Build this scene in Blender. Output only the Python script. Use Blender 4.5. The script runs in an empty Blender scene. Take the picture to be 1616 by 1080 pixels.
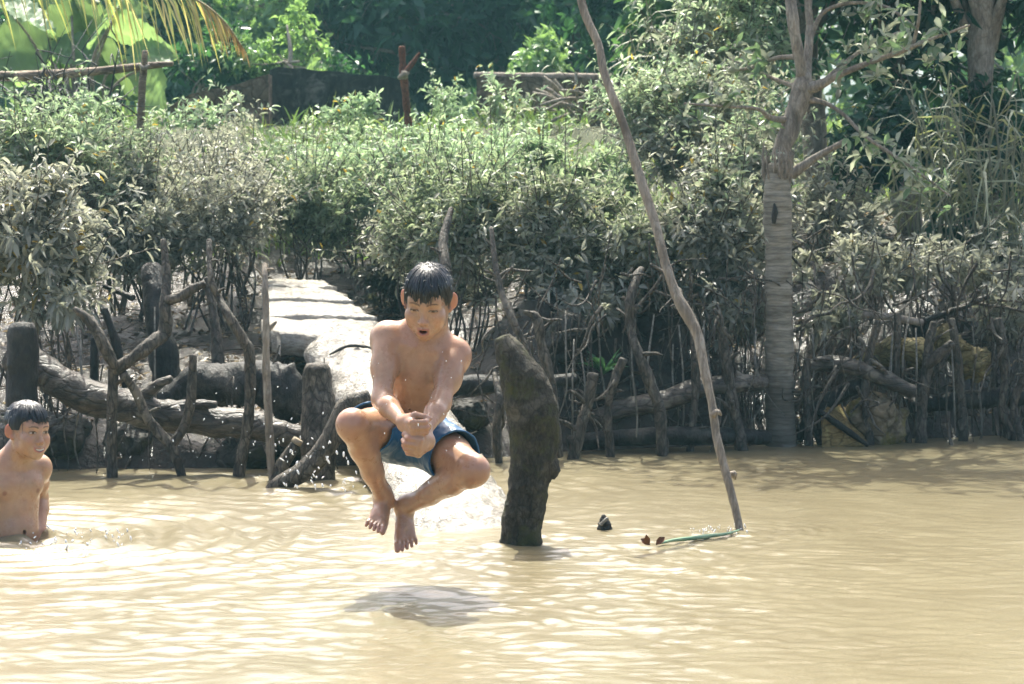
import bpy, math, random
import numpy as np
from mathutils import Vector, Matrix

# ------------------------------------------------------------------ camera, sky, sun, exposure
F_PX = 3800.0                                   # focal length in pixels of the 1616 px wide photograph
CAM = np.array([0.0, 0.0, 1.25])
PITCH = math.atan(220.0 / F_PX)                 # horizon sits 220 px above the picture centre

sc = bpy.context.scene
COL = sc.collection
cam_data = bpy.data.cameras.new("camera")
cam = bpy.data.objects.new("camera", cam_data)
COL.objects.link(cam)
cam.location = CAM
cam.rotation_euler = (math.pi / 2 - PITCH, 0, 0)
cam_data.sensor_width = 36.0
cam_data.lens = F_PX / 1616.0 * 36.0
cam_data.clip_start = 0.1
cam_data.clip_end = 600.0
cam_data.dof.use_dof = True
cam_data.dof.focus_distance = 8.1
cam_data.dof.aperture_fstop = 10.0
sc.camera = cam

SUN_EL, SUN_AZ = math.radians(59), math.radians(-8)     # azimuth measured from +Y (away from camera) towards +X
world = bpy.data.worlds.new("World")
sc.world = world
world.use_nodes = True
wn = world.node_tree
sky = wn.nodes.new("ShaderNodeTexSky")
sky.sky_type = 'NISHITA'
sky.sun_disc = False
sky.sun_elevation = SUN_EL
sky.sun_rotation = SUN_AZ
sky.air_density = 0.7
sky.dust_density = 6.0
sky.ozone_density = 0.4
wn.nodes["Background"].inputs[1].default_value = 0.15
wn.links.new(sky.outputs[0], wn.nodes["Background"].inputs[0])

sun_data = bpy.data.lights.new("sun", 'SUN')
sun_data.energy = 3.7
sun_data.angle = math.radians(0.55)
sun_data.color = (1.0, 0.98, 0.86)
sun = bpy.data.objects.new("sun", sun_data)
COL.objects.link(sun)
SUN_DIR = Vector((math.sin(SUN_AZ) * math.cos(SUN_EL), math.cos(SUN_AZ) * math.cos(SUN_EL), math.sin(SUN_EL)))
sun.rotation_euler = (-SUN_DIR).to_track_quat('-Z', 'Y').to_euler()
sun.location = (0, 10, 30)

sc.view_settings.view_transform = 'Standard'
sc.view_settings.look = 'None'
sc.view_settings.exposure = 1.33
sc.view_settings.gamma = 1.0

# ------------------------------------------------------------------ picture point -> place in the world
_ct, _st = math.cos(PITCH), math.sin(PITCH)
def ray(px, py):
    cx, cy = (px - 808.0) / F_PX, (540.0 - py) / F_PX
    return np.array([cx, _ct + cy * _st, -_st + cy * _ct])
def at(px, py, Y):
    d = ray(px, py)
    return CAM + d * (Y / d[1])
def on_water(px, py):
    d = ray(px, py)
    return CAM + d * (-CAM[2] / d[2])
# ------------------------------------------------------------------ noise
def _hash(i, j, k, seed):
    with np.errstate(over='ignore'):
        h = (i.astype(np.uint32) * np.uint32(374761393)) ^ (j.astype(np.uint32) * np.uint32(668265263)) \
            ^ (k.astype(np.uint32) * np.uint32(2147483647)) ^ np.uint32(seed * 974634777 & 0xffffffff)
        h = (h ^ (h >> np.uint32(13))) * np.uint32(1274126177)
        h = (h ^ (h >> np.uint32(16))) * np.uint32(2246822519)
        h = h ^ (h >> np.uint32(13))
    return h.astype(np.float64) / 4294967295.0 * 2 - 1
def vnoise(P, seed=0):
    P = np.asarray(P, float)
    I = np.floor(P).astype(np.int64); f = P - I
    u = f * f * f * (f * (f * 6 - 15) + 10)
    i, j, k = I[..., 0], I[..., 1], I[..., 2]
    def c(a, b, d): return _hash(i + a, j + b, k + d, seed)
    ux, uy, uz = u[..., 0], u[..., 1], u[..., 2]
    x00 = c(0,0,0) * (1-ux) + c(1,0,0) * ux; x10 = c(0,1,0) * (1-ux) + c(1,1,0) * ux
    x01 = c(0,0,1) * (1-ux) + c(1,0,1) * ux; x11 = c(0,1,1) * (1-ux) + c(1,1,1) * ux
    return (x00 * (1-uy) + x10 * uy) * (1-uz) + (x01 * (1-uy) + x11 * uy) * uz
def fbm(P, octaves=4, seed=0):
    P = np.asarray(P, float); s = 0; a = 1.0
    for o in range(octaves):
        s = s + a * vnoise(P * 2 ** o + 13.7 * o, seed + o); a *= 0.5
    return s
def smooth(a, b, x):
    t = np.clip((x - a) / (b - a), 0, 1)
    return t * t * (3 - 2 * t)
def nrm(v):
    v = np.asarray(v, float)
    return v / np.maximum(np.linalg.norm(v, axis=-1, keepdims=True), 1e-9)

# ------------------------------------------------------------------ meshes and objects
def make_mesh(name, V, faces, mat=None, colors=None, smooth_shade=True, attr="Col"):
    """V (n,3); faces: list of int arrays (m,3) or (m,4)."""
    me = bpy.data.meshes.new(name)
    faces = [np.asarray(f, np.int32) for f in faces if len(f)]
    V = np.asarray(V, np.float32)
    me.vertices.add(len(V)); me.vertices.foreach_set("co", V.ravel())
    nl = sum(f.size for f in faces); nf = sum(len(f) for f in faces)
    me.loops.add(nl); me.polygons.add(nf)
    me.loops.foreach_set("vertex_index", np.concatenate([f.ravel() for f in faces]))
    tot = np.concatenate([np.full(len(f), f.shape[1], np.int32) for f in faces])
    st = np.concatenate([[0], np.cumsum(tot)[:-1]]).astype(np.int32)
    me.polygons.foreach_set("loop_start", st)
    me.polygons.foreach_set("loop_total", tot)
    me.polygons.foreach_set("use_smooth", np.full(nf, smooth_shade, bool))
    me.update(calc_edges=True)
    if colors is not None:
        a = me.attributes.new(attr, 'FLOAT_COLOR', 'POINT')
        c = np.ones((len(V), 4), np.float32); c[:, :3] = colors
        a.data.foreach_set("color", c.ravel())
    if mat: me.materials.append(mat)
    me.validate()
    return me
def link(name, me, parent=None, loc=None):
    o = bpy.data.objects.new(name, me)
    COL.objects.link(o)
    if parent is not None: o.parent = parent
    if loc is not None: o.location = [float(c) for c in loc]
    return o
def tag(o, label=None, cat=None, group=None, kind=None):
    if label: o["label"] = label
    if cat: o["category"] = cat
    if group: o["group"] = group
    if kind or cat: o["kind"] = kind or "thing"
    return o
def empty(name, loc):
    o = bpy.data.objects.new(name, None)
    COL.objects.link(o); o.location = [float(c) for c in loc]
    o.empty_display_size = 0.1
    return o
class Geo:
    """collects vertices, faces and colours for ONE mesh object"""
    def __init__(self): self.V, self.F, self.C, self.n = [], [], [], 0
    def add(self, V, faces, col=(0.5, 0.5, 0.5)):
        V = np.asarray(V, float)
        self.V.append(V)
        for f in faces:
            if len(f): self.F.append(np.asarray(f, np.int64) + self.n)
        c = np.asarray(col, float)
        if c.ndim == 1: c = np.tile(c, (len(V), 1))
        self.C.append(c); self.n += len(V)
        return self
    def obj(self, name, mat, parent=None, base=None, smooth_shade=True):
        V = np.concatenate(self.V); C = np.concatenate(self.C)
        base = np.zeros(3) if base is None else np.asarray(base, float)
        off = np.zeros(3)
        q = parent
        while q is not None: off = off + np.array(q.location); q = q.parent
        me = make_mesh(name, V - (off if parent is not None else base), self.F, mat, C, smooth_shade)
        return link(name, me, parent, None if parent is not None else base)

def catmull(P, n):
    P = np.asarray(P, float)
    if len(P) < 3:
        t = np.linspace(0, 1, n * (len(P) - 1) + 1)[:, None]
        return P[0] * (1 - t) + P[-1] * t
    Q = np.vstack([2 * P[0] - P[1], P, 2 * P[-1] - P[-2]])
    out = []
    t = np.linspace(0, 1, n, endpoint=False)[:, None]
    for i in range(1, len(Q) - 2):
        a, b, c, d = Q[i-1], Q[i], Q[i+1], Q[i+2]
        out.append(0.5 * ((2*b) + (-a + c) * t + (2*a - 5*b + 4*c - d) * t**2 + (-a + 3*b - 3*c + d) * t**3))
    out.append(P[-1:])
    return np.vstack(out)
def tube(P, R, seg=12, sub=6, amp=0.1, nscale=9.0, seed=0, flat=None, dome=0.5, side=None, ring=None):
    """lumpy tube through points P with radii R. flat: height/width ratio across SIDE axis. returns V, faces"""
    P = np.asarray(P, float); R = np.broadcast_to(np.asarray(R, float), (len(P),)).astype(float)
    PR = catmull(np.hstack([P, R[:, None]]), sub)
    C, r = PR[:, :3], np.maximum(PR[:, 3], 1e-4)
    T = nrm(np.gradient(C, axis=0))
    s = np.array([0.3, -1.0, 0.2]) if side is None else np.asarray(side, float)
    if abs(np.dot(nrm(s), T[0])) > 0.95: s = np.array([1.0, 0.2, 0.0])
    U = np.empty_like(C); u = s
    for i in range(len(C)):
        u = u - T[i] * np.dot(u, T[i]); u = u / np.linalg.norm(u); U[i] = u
    W = np.cross(T, U)
    a = np.linspace(0, 2 * math.pi, seg, endpoint=False)
    fl = 1.0 if flat is None else flat
    D = np.cos(a)[None, :, None] * U[:, None, :] * fl + np.sin(a)[None, :, None] * W[:, None, :]
    rr = np.repeat(r[:, None], seg, 1)
    if amp:
        X = C[:, None, :] + D * r[:, None, None]
        rr = rr * (1 + amp * fbm(X * nscale, 3, seed) + 1.1 * amp * np.maximum(fbm(X * nscale * 2.2, 2, seed + 50) - .3, 0) + .35 * amp * fbm(X * nscale * 4.5, 2, seed + 60))
    if ring is not None: rr = rr * ring(np.arange(len(C)) / (len(C) - 1), C)[:, None]
    V = C[:, None, :] + D * rr[:, :, None]
    m = len(C); V = V.reshape(-1, 3)
    i, j = np.meshgrid(np.arange(m - 1), np.arange(seg), indexing='ij')
    j2 = (j + 1) % seg
    quads = np.stack([i*seg + j, i*seg + j2, (i+1)*seg + j2, (i+1)*seg + j], -1).reshape(-1, 4)
    c0, c1 = C[0] - T[0] * r[0] * dome, C[-1] + T[-1] * r[-1] * dome
    # an inner rim ring on each cap keeps cut ends crisp
    k = len(V)
    rim0 = C[0] + (V[:seg] - C[0]) * 0.8 - T[0] * r[0] * dome * 0.75
    rim1 = C[-1] + (V[(m-1)*seg:m*seg] - C[-1]) * 0.8 + T[-1] * r[-1] * dome * 0.75
    V = np.vstack([V, rim0, rim1, c0, c1])
    q = np.arange(seg); q2 = (q + 1) % seg
    e = (m - 1) * seg
    capq = np.vstack([np.stack([k + q, k + q2, q2, q], -1), np.stack([e + q, e + q2, k + seg + q2, k + seg + q], -1)])
    t = np.vstack([np.stack([np.full(seg, k + 2*seg), k + q2, k + q], -1),
                   np.stack([np.full(seg, k + 2*seg + 1), k + seg + q, k + seg + q2], -1)])
    return V, [np.vstack([quads, capq]), t]
def sticks(A, B, ra, rb, seg=4):
    """many thin straight tapered sticks at once"""
    A, B = np.asarray(A, float), np.asarray(B, float); n = len(A)
    T = nrm(B - A)
    s = np.where(np.abs(T[:, 2:3]) > 0.9, [[1.0, 0, 0]], [[0, 0, 1.0]])
    U = nrm(np.cross(T, s)); W = np.cross(T, U)
    a = np.linspace(0, 2 * math.pi, seg, endpoint=False)
    D = np.cos(a)[None, :, None] * U[:, None] + np.sin(a)[None, :, None] * W[:, None]
    ra = np.broadcast_to(ra, (n,))[:, None, None]; rb = np.broadcast_to(rb, (n,))[:, None, None]
    V = np.concatenate([A[:, None] + D * ra, B[:, None] + D * rb], 1).reshape(-1, 3)
    base = (np.arange(n) * 2 * seg)[:, None]
    q = np.arange(seg); q2 = (q + 1) % seg
    f = np.stack([q, q2, seg + q2, seg + q], -1)
    return V, [(base[:, :, None] + f[None]).reshape(-1, 4)]
def leaves(pos, d, up, L, W, droop=0.2, fold=0.25, kind='oval'):
    """N leaves from their stalk points. kind oval: 10 verts; rhomb: 5 verts; blade: 7 verts (grass, leaflets)"""
    pos = np.asarray(pos, float); n = len(pos)
    d = nrm(d); s = nrm(np.cross(d, up)); u = np.cross(s, d)
    L = np.broadcast_to(L, (n,)); W = np.broadcast_to(W, (n,)); droop = np.broadcast_to(droop, (n,))
    if kind == 'oval':
        prof = [(0, 0, 0), (.3, -.8, 1), (.3, 0, 0), (.3, .8, 1), (.65, -.9, 1), (.65, 0, 0), (.65, .9, 1), (1, 0, 0)]
        tri = [(0, 2, 1), (0, 3, 2), (4, 5, 7), (5, 6, 7)]; quad = [(1, 2, 5, 4), (2, 3, 6, 5)]
    elif kind == 'rhomb':
        prof = [(0, 0, 0), (.45, -1, 1), (.45, 0, 0), (.45, 1, 1), (1, 0, 0)]
        tri = [(0, 2, 1), (0, 3, 2), (1, 2, 4), (2, 3, 4)]; quad = []
    else:
        prof = [(0, -.5, 0), (0, .5, 0), (.4, -1, 0), (.4, 1, 0), (.75, -.7, 0), (.75, .7, 0), (1, 0, 0)]
        tri = [(4, 5, 6)]; quad = [(0, 1, 3, 2), (2, 3, 5, 4)]
    prof = np.array(prof, float); t = prof[:, 0]; w = prof[:, 1] * 0.5; k = prof[:, 2]
    V = pos[:, None] + d[:, None] * (L[:, None] * t)[:, :, None] + s[:, None] * (W[:, None] * w)[:, :, None]
    V = V + u[:, None] * (W[:, None] * k * fold * np.abs(w) * 2)[:, :, None]
    V[:, :, 2] -= L[:, None] * droop[:, None] * t[None] ** 2
    m = len(prof); base = (np.arange(n) * m)[:, None, None]
    F = []
    if quad: F.append((base + np.array(quad)[None]).reshape(-1, 4))
    F.append((base + np.array(tri)[None]).reshape(-1, 3))
    return V.reshape(-1, 3), F, m

# ------------------------------------------------------------------ signed-distance modelling (people, hair, clothes)
class Field:
    def __init__(self, lo, hi, h):
        self.h = h; self.lo = np.asarray(lo, float)
        self.dim = np.ceil((np.asarray(hi, float) - self.lo) / h).astype(int) + 1
        self.a = np.full(self.dim, 0.5, np.float32)
    def _win(self, lo, hi, pad):
        i0 = np.clip(np.floor((np.asarray(lo) - pad - self.lo) / self.h).astype(int), 0, self.dim - 1)
        i1 = np.clip(np.ceil((np.asarray(hi) + pad - self.lo) / self.h).astype(int) + 1, 1, self.dim)
        ax = [self.lo[k] + self.h * np.arange(i0[k], i1[k]) for k in range(3)]
        P = np.stack(np.meshgrid(*ax, indexing='ij'), -1)
        return tuple(slice(i0[k], i1[k]) for k in range(3)), P
    def put(self, fn, lo, hi, k=0.015, op='add'):
        sl, P = self._win(lo, hi, max(k, 0.0) + 4 * self.h + 0.012)
        if 0 in P.shape: return
        d = fn(P); a = self.a[sl]
        if op == 'add':
            h = np.maximum(k - np.abs(a - d), 0) / max(k, 1e-6)
            self.a[sl] = np.minimum(a, d) - h * h * k * 0.25
        else:
            d = -d; h = np.maximum(k - np.abs(a - d), 0) / max(k, 1e-6)
            self.a[sl] = np.maximum(a, d) + h * h * k * 0.25
    def cone(self, A, B, ra, rb, k=0.015, op='add'):
        A, B = np.asarray(A, float), np.asarray(B, float); ba = B - A; L2 = max(ba @ ba, 1e-9)
        m = max(ra, rb)
        def fn(P):
            t = np.clip(((P - A) @ ba) / L2, 0, 1)
            return np.linalg.norm(P - A - t[..., None] * ba, axis=-1) - (ra + (rb - ra) * t)
        self.put(fn, np.minimum(A, B) - m, np.maximum(A, B) + m, k, op)
    def chain(self, pts, rad, k=0.01, op='add'):
        for i in range(len(pts) - 1): self.cone(pts[i], pts[i+1], rad[i], rad[i+1], k, op)
    def ell(self, c, r, M=None, k=0.015, op='add'):
        c = np.asarray(c, float); r = np.asarray(r, float); M = np.eye(3) if M is None else M   # rows of M = axes
        m = np.sqrt(((M * r[:, None]) ** 2).sum(0))
        def fn(P):
            q = (P - c) @ M.T
            k0 = np.linalg.norm(q / r, axis=-1); k1 = np.linalg.norm(q / (r * r), axis=-1)
            return k0 * (k0 - 1) / np.maximum(k1, 1e-6)
        self.put(fn, c - m, c + m, k, op)
    def mesh(self):
        a = self.a; h = self.h
        ins = a < 0
        cs = ins[:-1,:-1,:-1].astype(np.int8)
        offs = [(i, j, k) for i in (0,1) for j in (0,1) for k in (0,1)]
        cnt = sum(ins[i:a.shape[0]-1+i, j:a.shape[1]-1+j, k:a.shape[2]-1+k].astype(np.int8) for i, j, k in offs)
        cells = np.argwhere((cnt > 0) & (cnt < 8))
        vid = np.full(cs.shape, -1, np.int64); vid[tuple(cells.T)] = np.arange(len(cells))
        acc = np.zeros((len(cells), 3)); num = np.zeros(len(cells))
        val = {o: a[tuple((cells + o).T)].astype(float) for o in offs}
        for o in offs:
            for ax in range(3):
                if o[ax]: continue
                p = list(o); p[ax] = 1; p = tuple(p)
                va, vb = val[o], val[p]; cr = (va < 0) != (vb < 0)
                t = np.where(cr, va / np.where(cr, va - vb, 1), 0)
                q = np.tile(np.array(o, float), (len(cells), 1)); q[:, ax] += t
                acc[cr] += q[cr]; num[cr] += 1
        V = self.lo + h * (cells + acc / np.maximum(num, 1)[:, None])
        quads = []
        for ax in range(3):
            b, c = (ax + 1) % 3, (ax + 2) % 3
            s0 = [slice(None)] * 3; s1 = [slice(None)] * 3
            s0[ax] = slice(0, -1); s1[ax] = slice(1, None)
            A, B = ins[tuple(s0)], ins[tuple(s1)]
            E = np.argwhere(A != B)
            E = E[(E[:, b] > 0) & (E[:, c] > 0) & (E[:, b] < a.shape[b] - 1) & (E[:, c] < a.shape[c] - 1)]
            fl = A[tuple(E.T)]
            eb = np.zeros(3, int); eb[b] = 1; ec = np.zeros(3, int); ec[c] = 1
            q = np.stack([vid[tuple((E - eb - ec).T)], vid[tuple((E - ec).T)], vid[tuple(E.T)], vid[tuple((E - eb).T)]], -1)
            q[~fl] = q[~fl][:, ::-1]
            quads.append(q)
        Q = np.vstack(quads)
        return V, Q[(Q >= 0).all(1)]
    def grad(self, V):
        g = (V - self.lo) / self.h
        i = np.clip(np.round(g).astype(int), 1, np.array(self.a.shape) - 2)
        a = self.a; x, y, z = i.T
        return nrm(np.stack([a[x+1,y,z] - a[x-1,y,z], a[x,y+1,z] - a[x,y-1,z], a[x,y,z+1] - a[x,y,z-1]], -1))
def relax(V, Q, it=2, lam=0.5):
    n = len(V)
    E = np.vstack([Q[:, [0, 1]], Q[:, [1, 2]], Q[:, [2, 3]], Q[:, [3, 0]]])
    deg = np.bincount(E.ravel(), minlength=n).astype(float)
    for _ in range(it):
        S = np.zeros_like(V)
        for c in range(3):
            S[:, c] = np.bincount(E[:, 0], V[E[:, 1], c], n) + np.bincount(E[:, 1], V[E[:, 0], c], n)
        V = V + lam * (S / np.maximum(deg, 1)[:, None] - V)
    return V

# ------------------------------------------------------------------ materials
def new_mat(name):
    m = bpy.data.materials.new(name); m.use_nodes = True
    nt = m.node_tree
    return m, nt, nt.nodes["Principled BSDF"]
def node(nt, t, **kw):
    n = nt.nodes.new(t)
    for k, v in kw.items(): setattr(n, k, v)
    return n
def noise_fac(nt, scale, detail=6, rough=0.6, stretch=None, dist=0.0):
    tc = node(nt, "ShaderNodeTexCoord")
    src = tc.outputs["Object"]
    if stretch:
        mp = node(nt, "ShaderNodeMapping"); mp.inputs["Scale"].default_value = stretch
        nt.links.new(src, mp.inputs[0]); src = mp.outputs[0]
    n = node(nt, "ShaderNodeTexNoise")
    n.inputs["Scale"].default_value = scale; n.inputs["Detail"].default_value = detail
    n.inputs["Roughness"].default_value = rough; n.inputs["Distortion"].default_value = dist
    nt.links.new(src, n.inputs["Vector"])
    return n.outputs["Fac"]
def ramp(nt, fac, stops):
    r = node(nt, "ShaderNodeValToRGB")
    e = r.color_ramp.elements
    while len(e) < len(stops): e.new(0.5)
    for i, (p, c) in enumerate(stops):
        e[i].position = p; e[i].color = (*c, 1)
    nt.links.new(fac, r.inputs[0])
    return r.outputs[0]
def mixc(nt, fac, a, b, mode='MIX'):
    m = node(nt, "ShaderNodeMix", data_type='RGBA', blend_type=mode)
    if hasattr(fac, 'links'): nt.links.new(fac, m.inputs[0])
    else: m.inputs[0].default_value = fac
    for s, v in ((6, a), (7, b)):
        if hasattr(v, 'links'): nt.links.new(v, m.inputs[s])
        else: m.inputs[s].default_value = (*v, 1)
    return m.outputs[2]
def bump(nt, bsdf, fac, strength=0.4, dist=0.02, chain=None):
    b = node(nt, "ShaderNodeBump"); b.inputs["Strength"].default_value = strength; b.inputs["Distance"].default_value = dist
    nt.links.new(fac, b.inputs["Height"])
    if chain is not None: nt.links.new(chain, b.inputs["Normal"])
    nt.links.new(b.outputs[0], bsdf.inputs["Normal"])
    return b.outputs[0]
def wood_mat(name, dark, light, rough=0.75, scale=14, stretch=(1, 1, 0.25), bumpy=0.6, spec=0.4, moss=None, bdist=0.012, silt=None, crack=1.0):
    """weathered wood, bark, stone: two-tone grain, dark cracks, pale dried-mud patches, optional moss"""
    m, nt, b = new_mat(name)
    f = noise_fac(nt, scale, 8, 0.7, stretch, .4)
    fl = noise_fac(nt, scale * 3.1, 5, 0.7, stretch)
    f2 = noise_fac(nt, 4.5, 6, 0.65, None, .8)
    mid = tuple(.45 * a + .55 * c_ for a, c_ in zip(dark, light))
    c = ramp(nt, f, [(0.34, dark), (0.50, mid), (0.64, light)])
    c = mixc(nt, ramp(nt, fl, [(0.40, (0, 0, 0)), (0.58, (1, 1, 1))]), mixc(nt, .7, c, dark), c)
    s_ = silt or tuple(min(.6, x * 1.5 + .02) for x in light)
    c = mixc(nt, ramp(nt, f2, [(0.53, (0, 0, 0)), (0.64, (.75, .75, .75))]), c, s_)
    c = mixc(nt, ramp(nt, f2, [(0.30, (.75, .75, .75)), (0.42, (0, 0, 0))]), c, tuple(x * .55 for x in dark))
    tc = node(nt, "ShaderNodeTexCoord"); mp = node(nt, "ShaderNodeMapping"); mp.inputs["Scale"].default_value = stretch
    nt.links.new(tc.outputs["Object"], mp.inputs[0])
    vo = node(nt, "ShaderNodeTexVoronoi", feature='DISTANCE_TO_EDGE'); vo.inputs["Scale"].default_value = scale * 1.6
    wob = node(nt, "ShaderNodeMix", data_type='RGBA'); wob.inputs[0].default_value = .12
    nz = node(nt, "ShaderNodeTexNoise"); nz.inputs["Scale"].default_value = 9; nt.links.new(mp.outputs[0], nz.inputs["Vector"])
    nt.links.new(mp.outputs[0], wob.inputs[6]); nt.links.new(nz.outputs["Color"], wob.inputs[7]); nt.links.new(wob.outputs[2], vo.inputs["Vector"])
    ck = ramp(nt, vo.outputs["Distance"], [(0.0, (0, 0, 0)), (0.10, (1, 1, 1))])
    if crack: c = mixc(nt, ck, mixc(nt, .75 * crack, c, tuple(x * .4 for x in dark)), c)
    if moss is not None:
        f3 = noise_fac(nt, 6.0, 6, 0.7)
        c = mixc(nt, ramp(nt, f3, [(0.50, (0, 0, 0)), (0.62, (.85, .85, .85))]), c, moss)
    nt.links.new(c, b.inputs["Base Color"])
    b.inputs["Roughness"].default_value = rough
    b.inputs["Specular IOR Level"].default_value = spec
    ch = bump(nt, b, f, bumpy, bdist * 1.6)
    ch = bump(nt, b, fl, bumpy, bdist * .8, ch)
    if crack: bump(nt, b, ck, .5 * crack, bdist * .6, ch)
    return m
def leaf_mat(name, trans=0.35, rough=0.42, spec=0.5, tint=(1.0, 1.0, 0.55)):
    """two-sided leaf: glossy diffuse mixed with light passing through; colour is the leaf's own"""
    m, nt, b = new_mat(name)
    at_ = node(nt, "ShaderNodeAttribute", attribute_name="Col")
    nt.links.new(at_.outputs["Color"], b.inputs["Base Color"])
    b.inputs["Roughness"].default_value = rough; b.inputs["Specular IOR Level"].default_value = spec
    tr = node(nt, "ShaderNodeBsdfTranslucent")
    tc = mixc(nt, 1.0, at_.outputs["Color"], tint, 'MULTIPLY')
    nt.links.new(tc, tr.inputs["Color"])
    mx = node(nt, "ShaderNodeMixShader"); mx.inputs[0].default_value = trans
    nt.links.new(b.outputs[0], mx.inputs[1]); nt.links.new(tr.outputs[0], mx.inputs[2])
    nt.links.new(mx.outputs[0], nt.nodes["Material Output"].inputs["Surface"])
    return m
# ------------------------------------------------------------------ terrain
def shore(x): return np.interp(x, [-30, -2.6, -1.0, .35, 1.2, 2.8, 30], [11.3, 11.2, 11.25, 11.85, 12.2, 12.75, 15])
def ground_z(x, y):
    x, y = np.asarray(x, float), np.asarray(y, float)
    d = y - shore(x)
    zr = np.interp(d, [-60, -3, -.4, 0, .12, .26, .5, .95, 3.2, 5, 7, 9, 13, 20, 40, 90, 200], [-.9, -.75, -.45, -.22, -.08, .06, .34, .80, 1.0, 1.2, 1.6, 1.84, 2.0, 2.2, 2.6, 3.6, 5.0])
    z = np.interp(d, [-60, -3, -.4, 0, .12, .45, 1.5, 3.2, 5, 7, 9, 13, 20, 40, 90, 200], [-.9, -.75, -.45, -.10, .10, .24, .42, .68, 1.05, 1.55, 1.82, 2.0, 2.2, 2.6, 3.6, 5.0])
    t = smooth(-.35, .25, x); z = z * (1 - t) + zr * t                # the right bank is a steep cut face
    P = np.stack([x, y, 0 * x], -1)
    amp = np.clip(d + .3, 0, 1)
    z = z + amp * (.10 * fbm(P * .9, 3, 1) + .045 * fbm(P * 3.5, 3, 2) + .02 * fbm(P * 13, 3, 3) * (d < 6) + .11 * t * np.clip(1.5 - d, 0, 1) * fbm(P * np.array([2.2, 6, 1]), 3, 9) + .5 * smooth(15, 60, d) * fbm(P * .12, 3, 4))
    return z
def axis(parts):
    out = [parts[0][0]]
    for a, b, h in parts:
        n = max(1, int(round((b - a) / h))); out += list(np.linspace(a, b, n + 1)[1:])
    return np.array(out)
def sheet(xs, ys, zf):
    X, Y = np.meshgrid(xs, ys, indexing='ij'); Z = zf(X, Y)
    V = np.stack([X, Y, Z], -1).reshape(-1, 3)
    i, j = np.meshgrid(np.arange(len(xs) - 1), np.arange(len(ys) - 1), indexing='ij')
    n = len(ys); a = i * n + j
    return V, np.stack([a, a + n, a + n + 1, a + 1], -1).reshape(-1, 4)
def build_ground():
    xs = axis([(-220, -20, 20), (-20, -4, 1), (-4, 4, .04), (4, 20, 1), (20, 220, 20)])
    ys = axis([(-120, 0, 12), (0, 10.5, 1.0), (10.5, 16, .035), (16, 24, .2), (24, 60, 1.5), (60, 260, 15)])
    V, Q = sheet(xs, ys, ground_z)
    m, nt, b = new_mat("river_mud")
    f = noise_fac(nt, 5, 8, .65); f2 = noise_fac(nt, 38, 6, .65)
    mud = ramp(nt, f, [(.3, (.018, .015, .011)), (.55, (.045, .037, .027)), (.75, (.095, .080, .058))])
    geo = node(nt, "ShaderNodeNewGeometry"); sep = node(nt, "ShaderNodeSeparateXYZ"); nt.links.new(geo.outputs["Position"], sep.inputs[0])
    mr = node(nt, "ShaderNodeMapRange"); mr.inputs[1].default_value = .8; mr.inputs[2].default_value = 1.3
    nt.links.new(sep.outputs[2], mr.inputs[0])
    soil = ramp(nt, f2, [(.3, (.035, .045, .02)), (.7, (.10, .11, .045))])
    nt.links.new(mixc(nt, mr.outputs[0], mud, soil), b.inputs["Base Color"])
    mr2 = node(nt, "ShaderNodeMapRange"); mr2.inputs[1].default_value = .7; mr2.inputs[2].default_value = 1.2; mr2.inputs[3].default_value = .22; mr2.inputs[4].default_value = .9
    nt.links.new(sep.outputs[2], mr2.inputs[0]); nt.links.new(mr2.outputs[0], b.inputs["Roughness"])
    b.inputs["Specular IOR Level"].default_value = .5
    ch = bump(nt, b, f, .6, .06); bump(nt, b, f2, .7, .03, ch)
    o = link("ground", make_mesh("ground", V, [Q], m)); tag(o, kind="structure")
build_ground()

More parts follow.
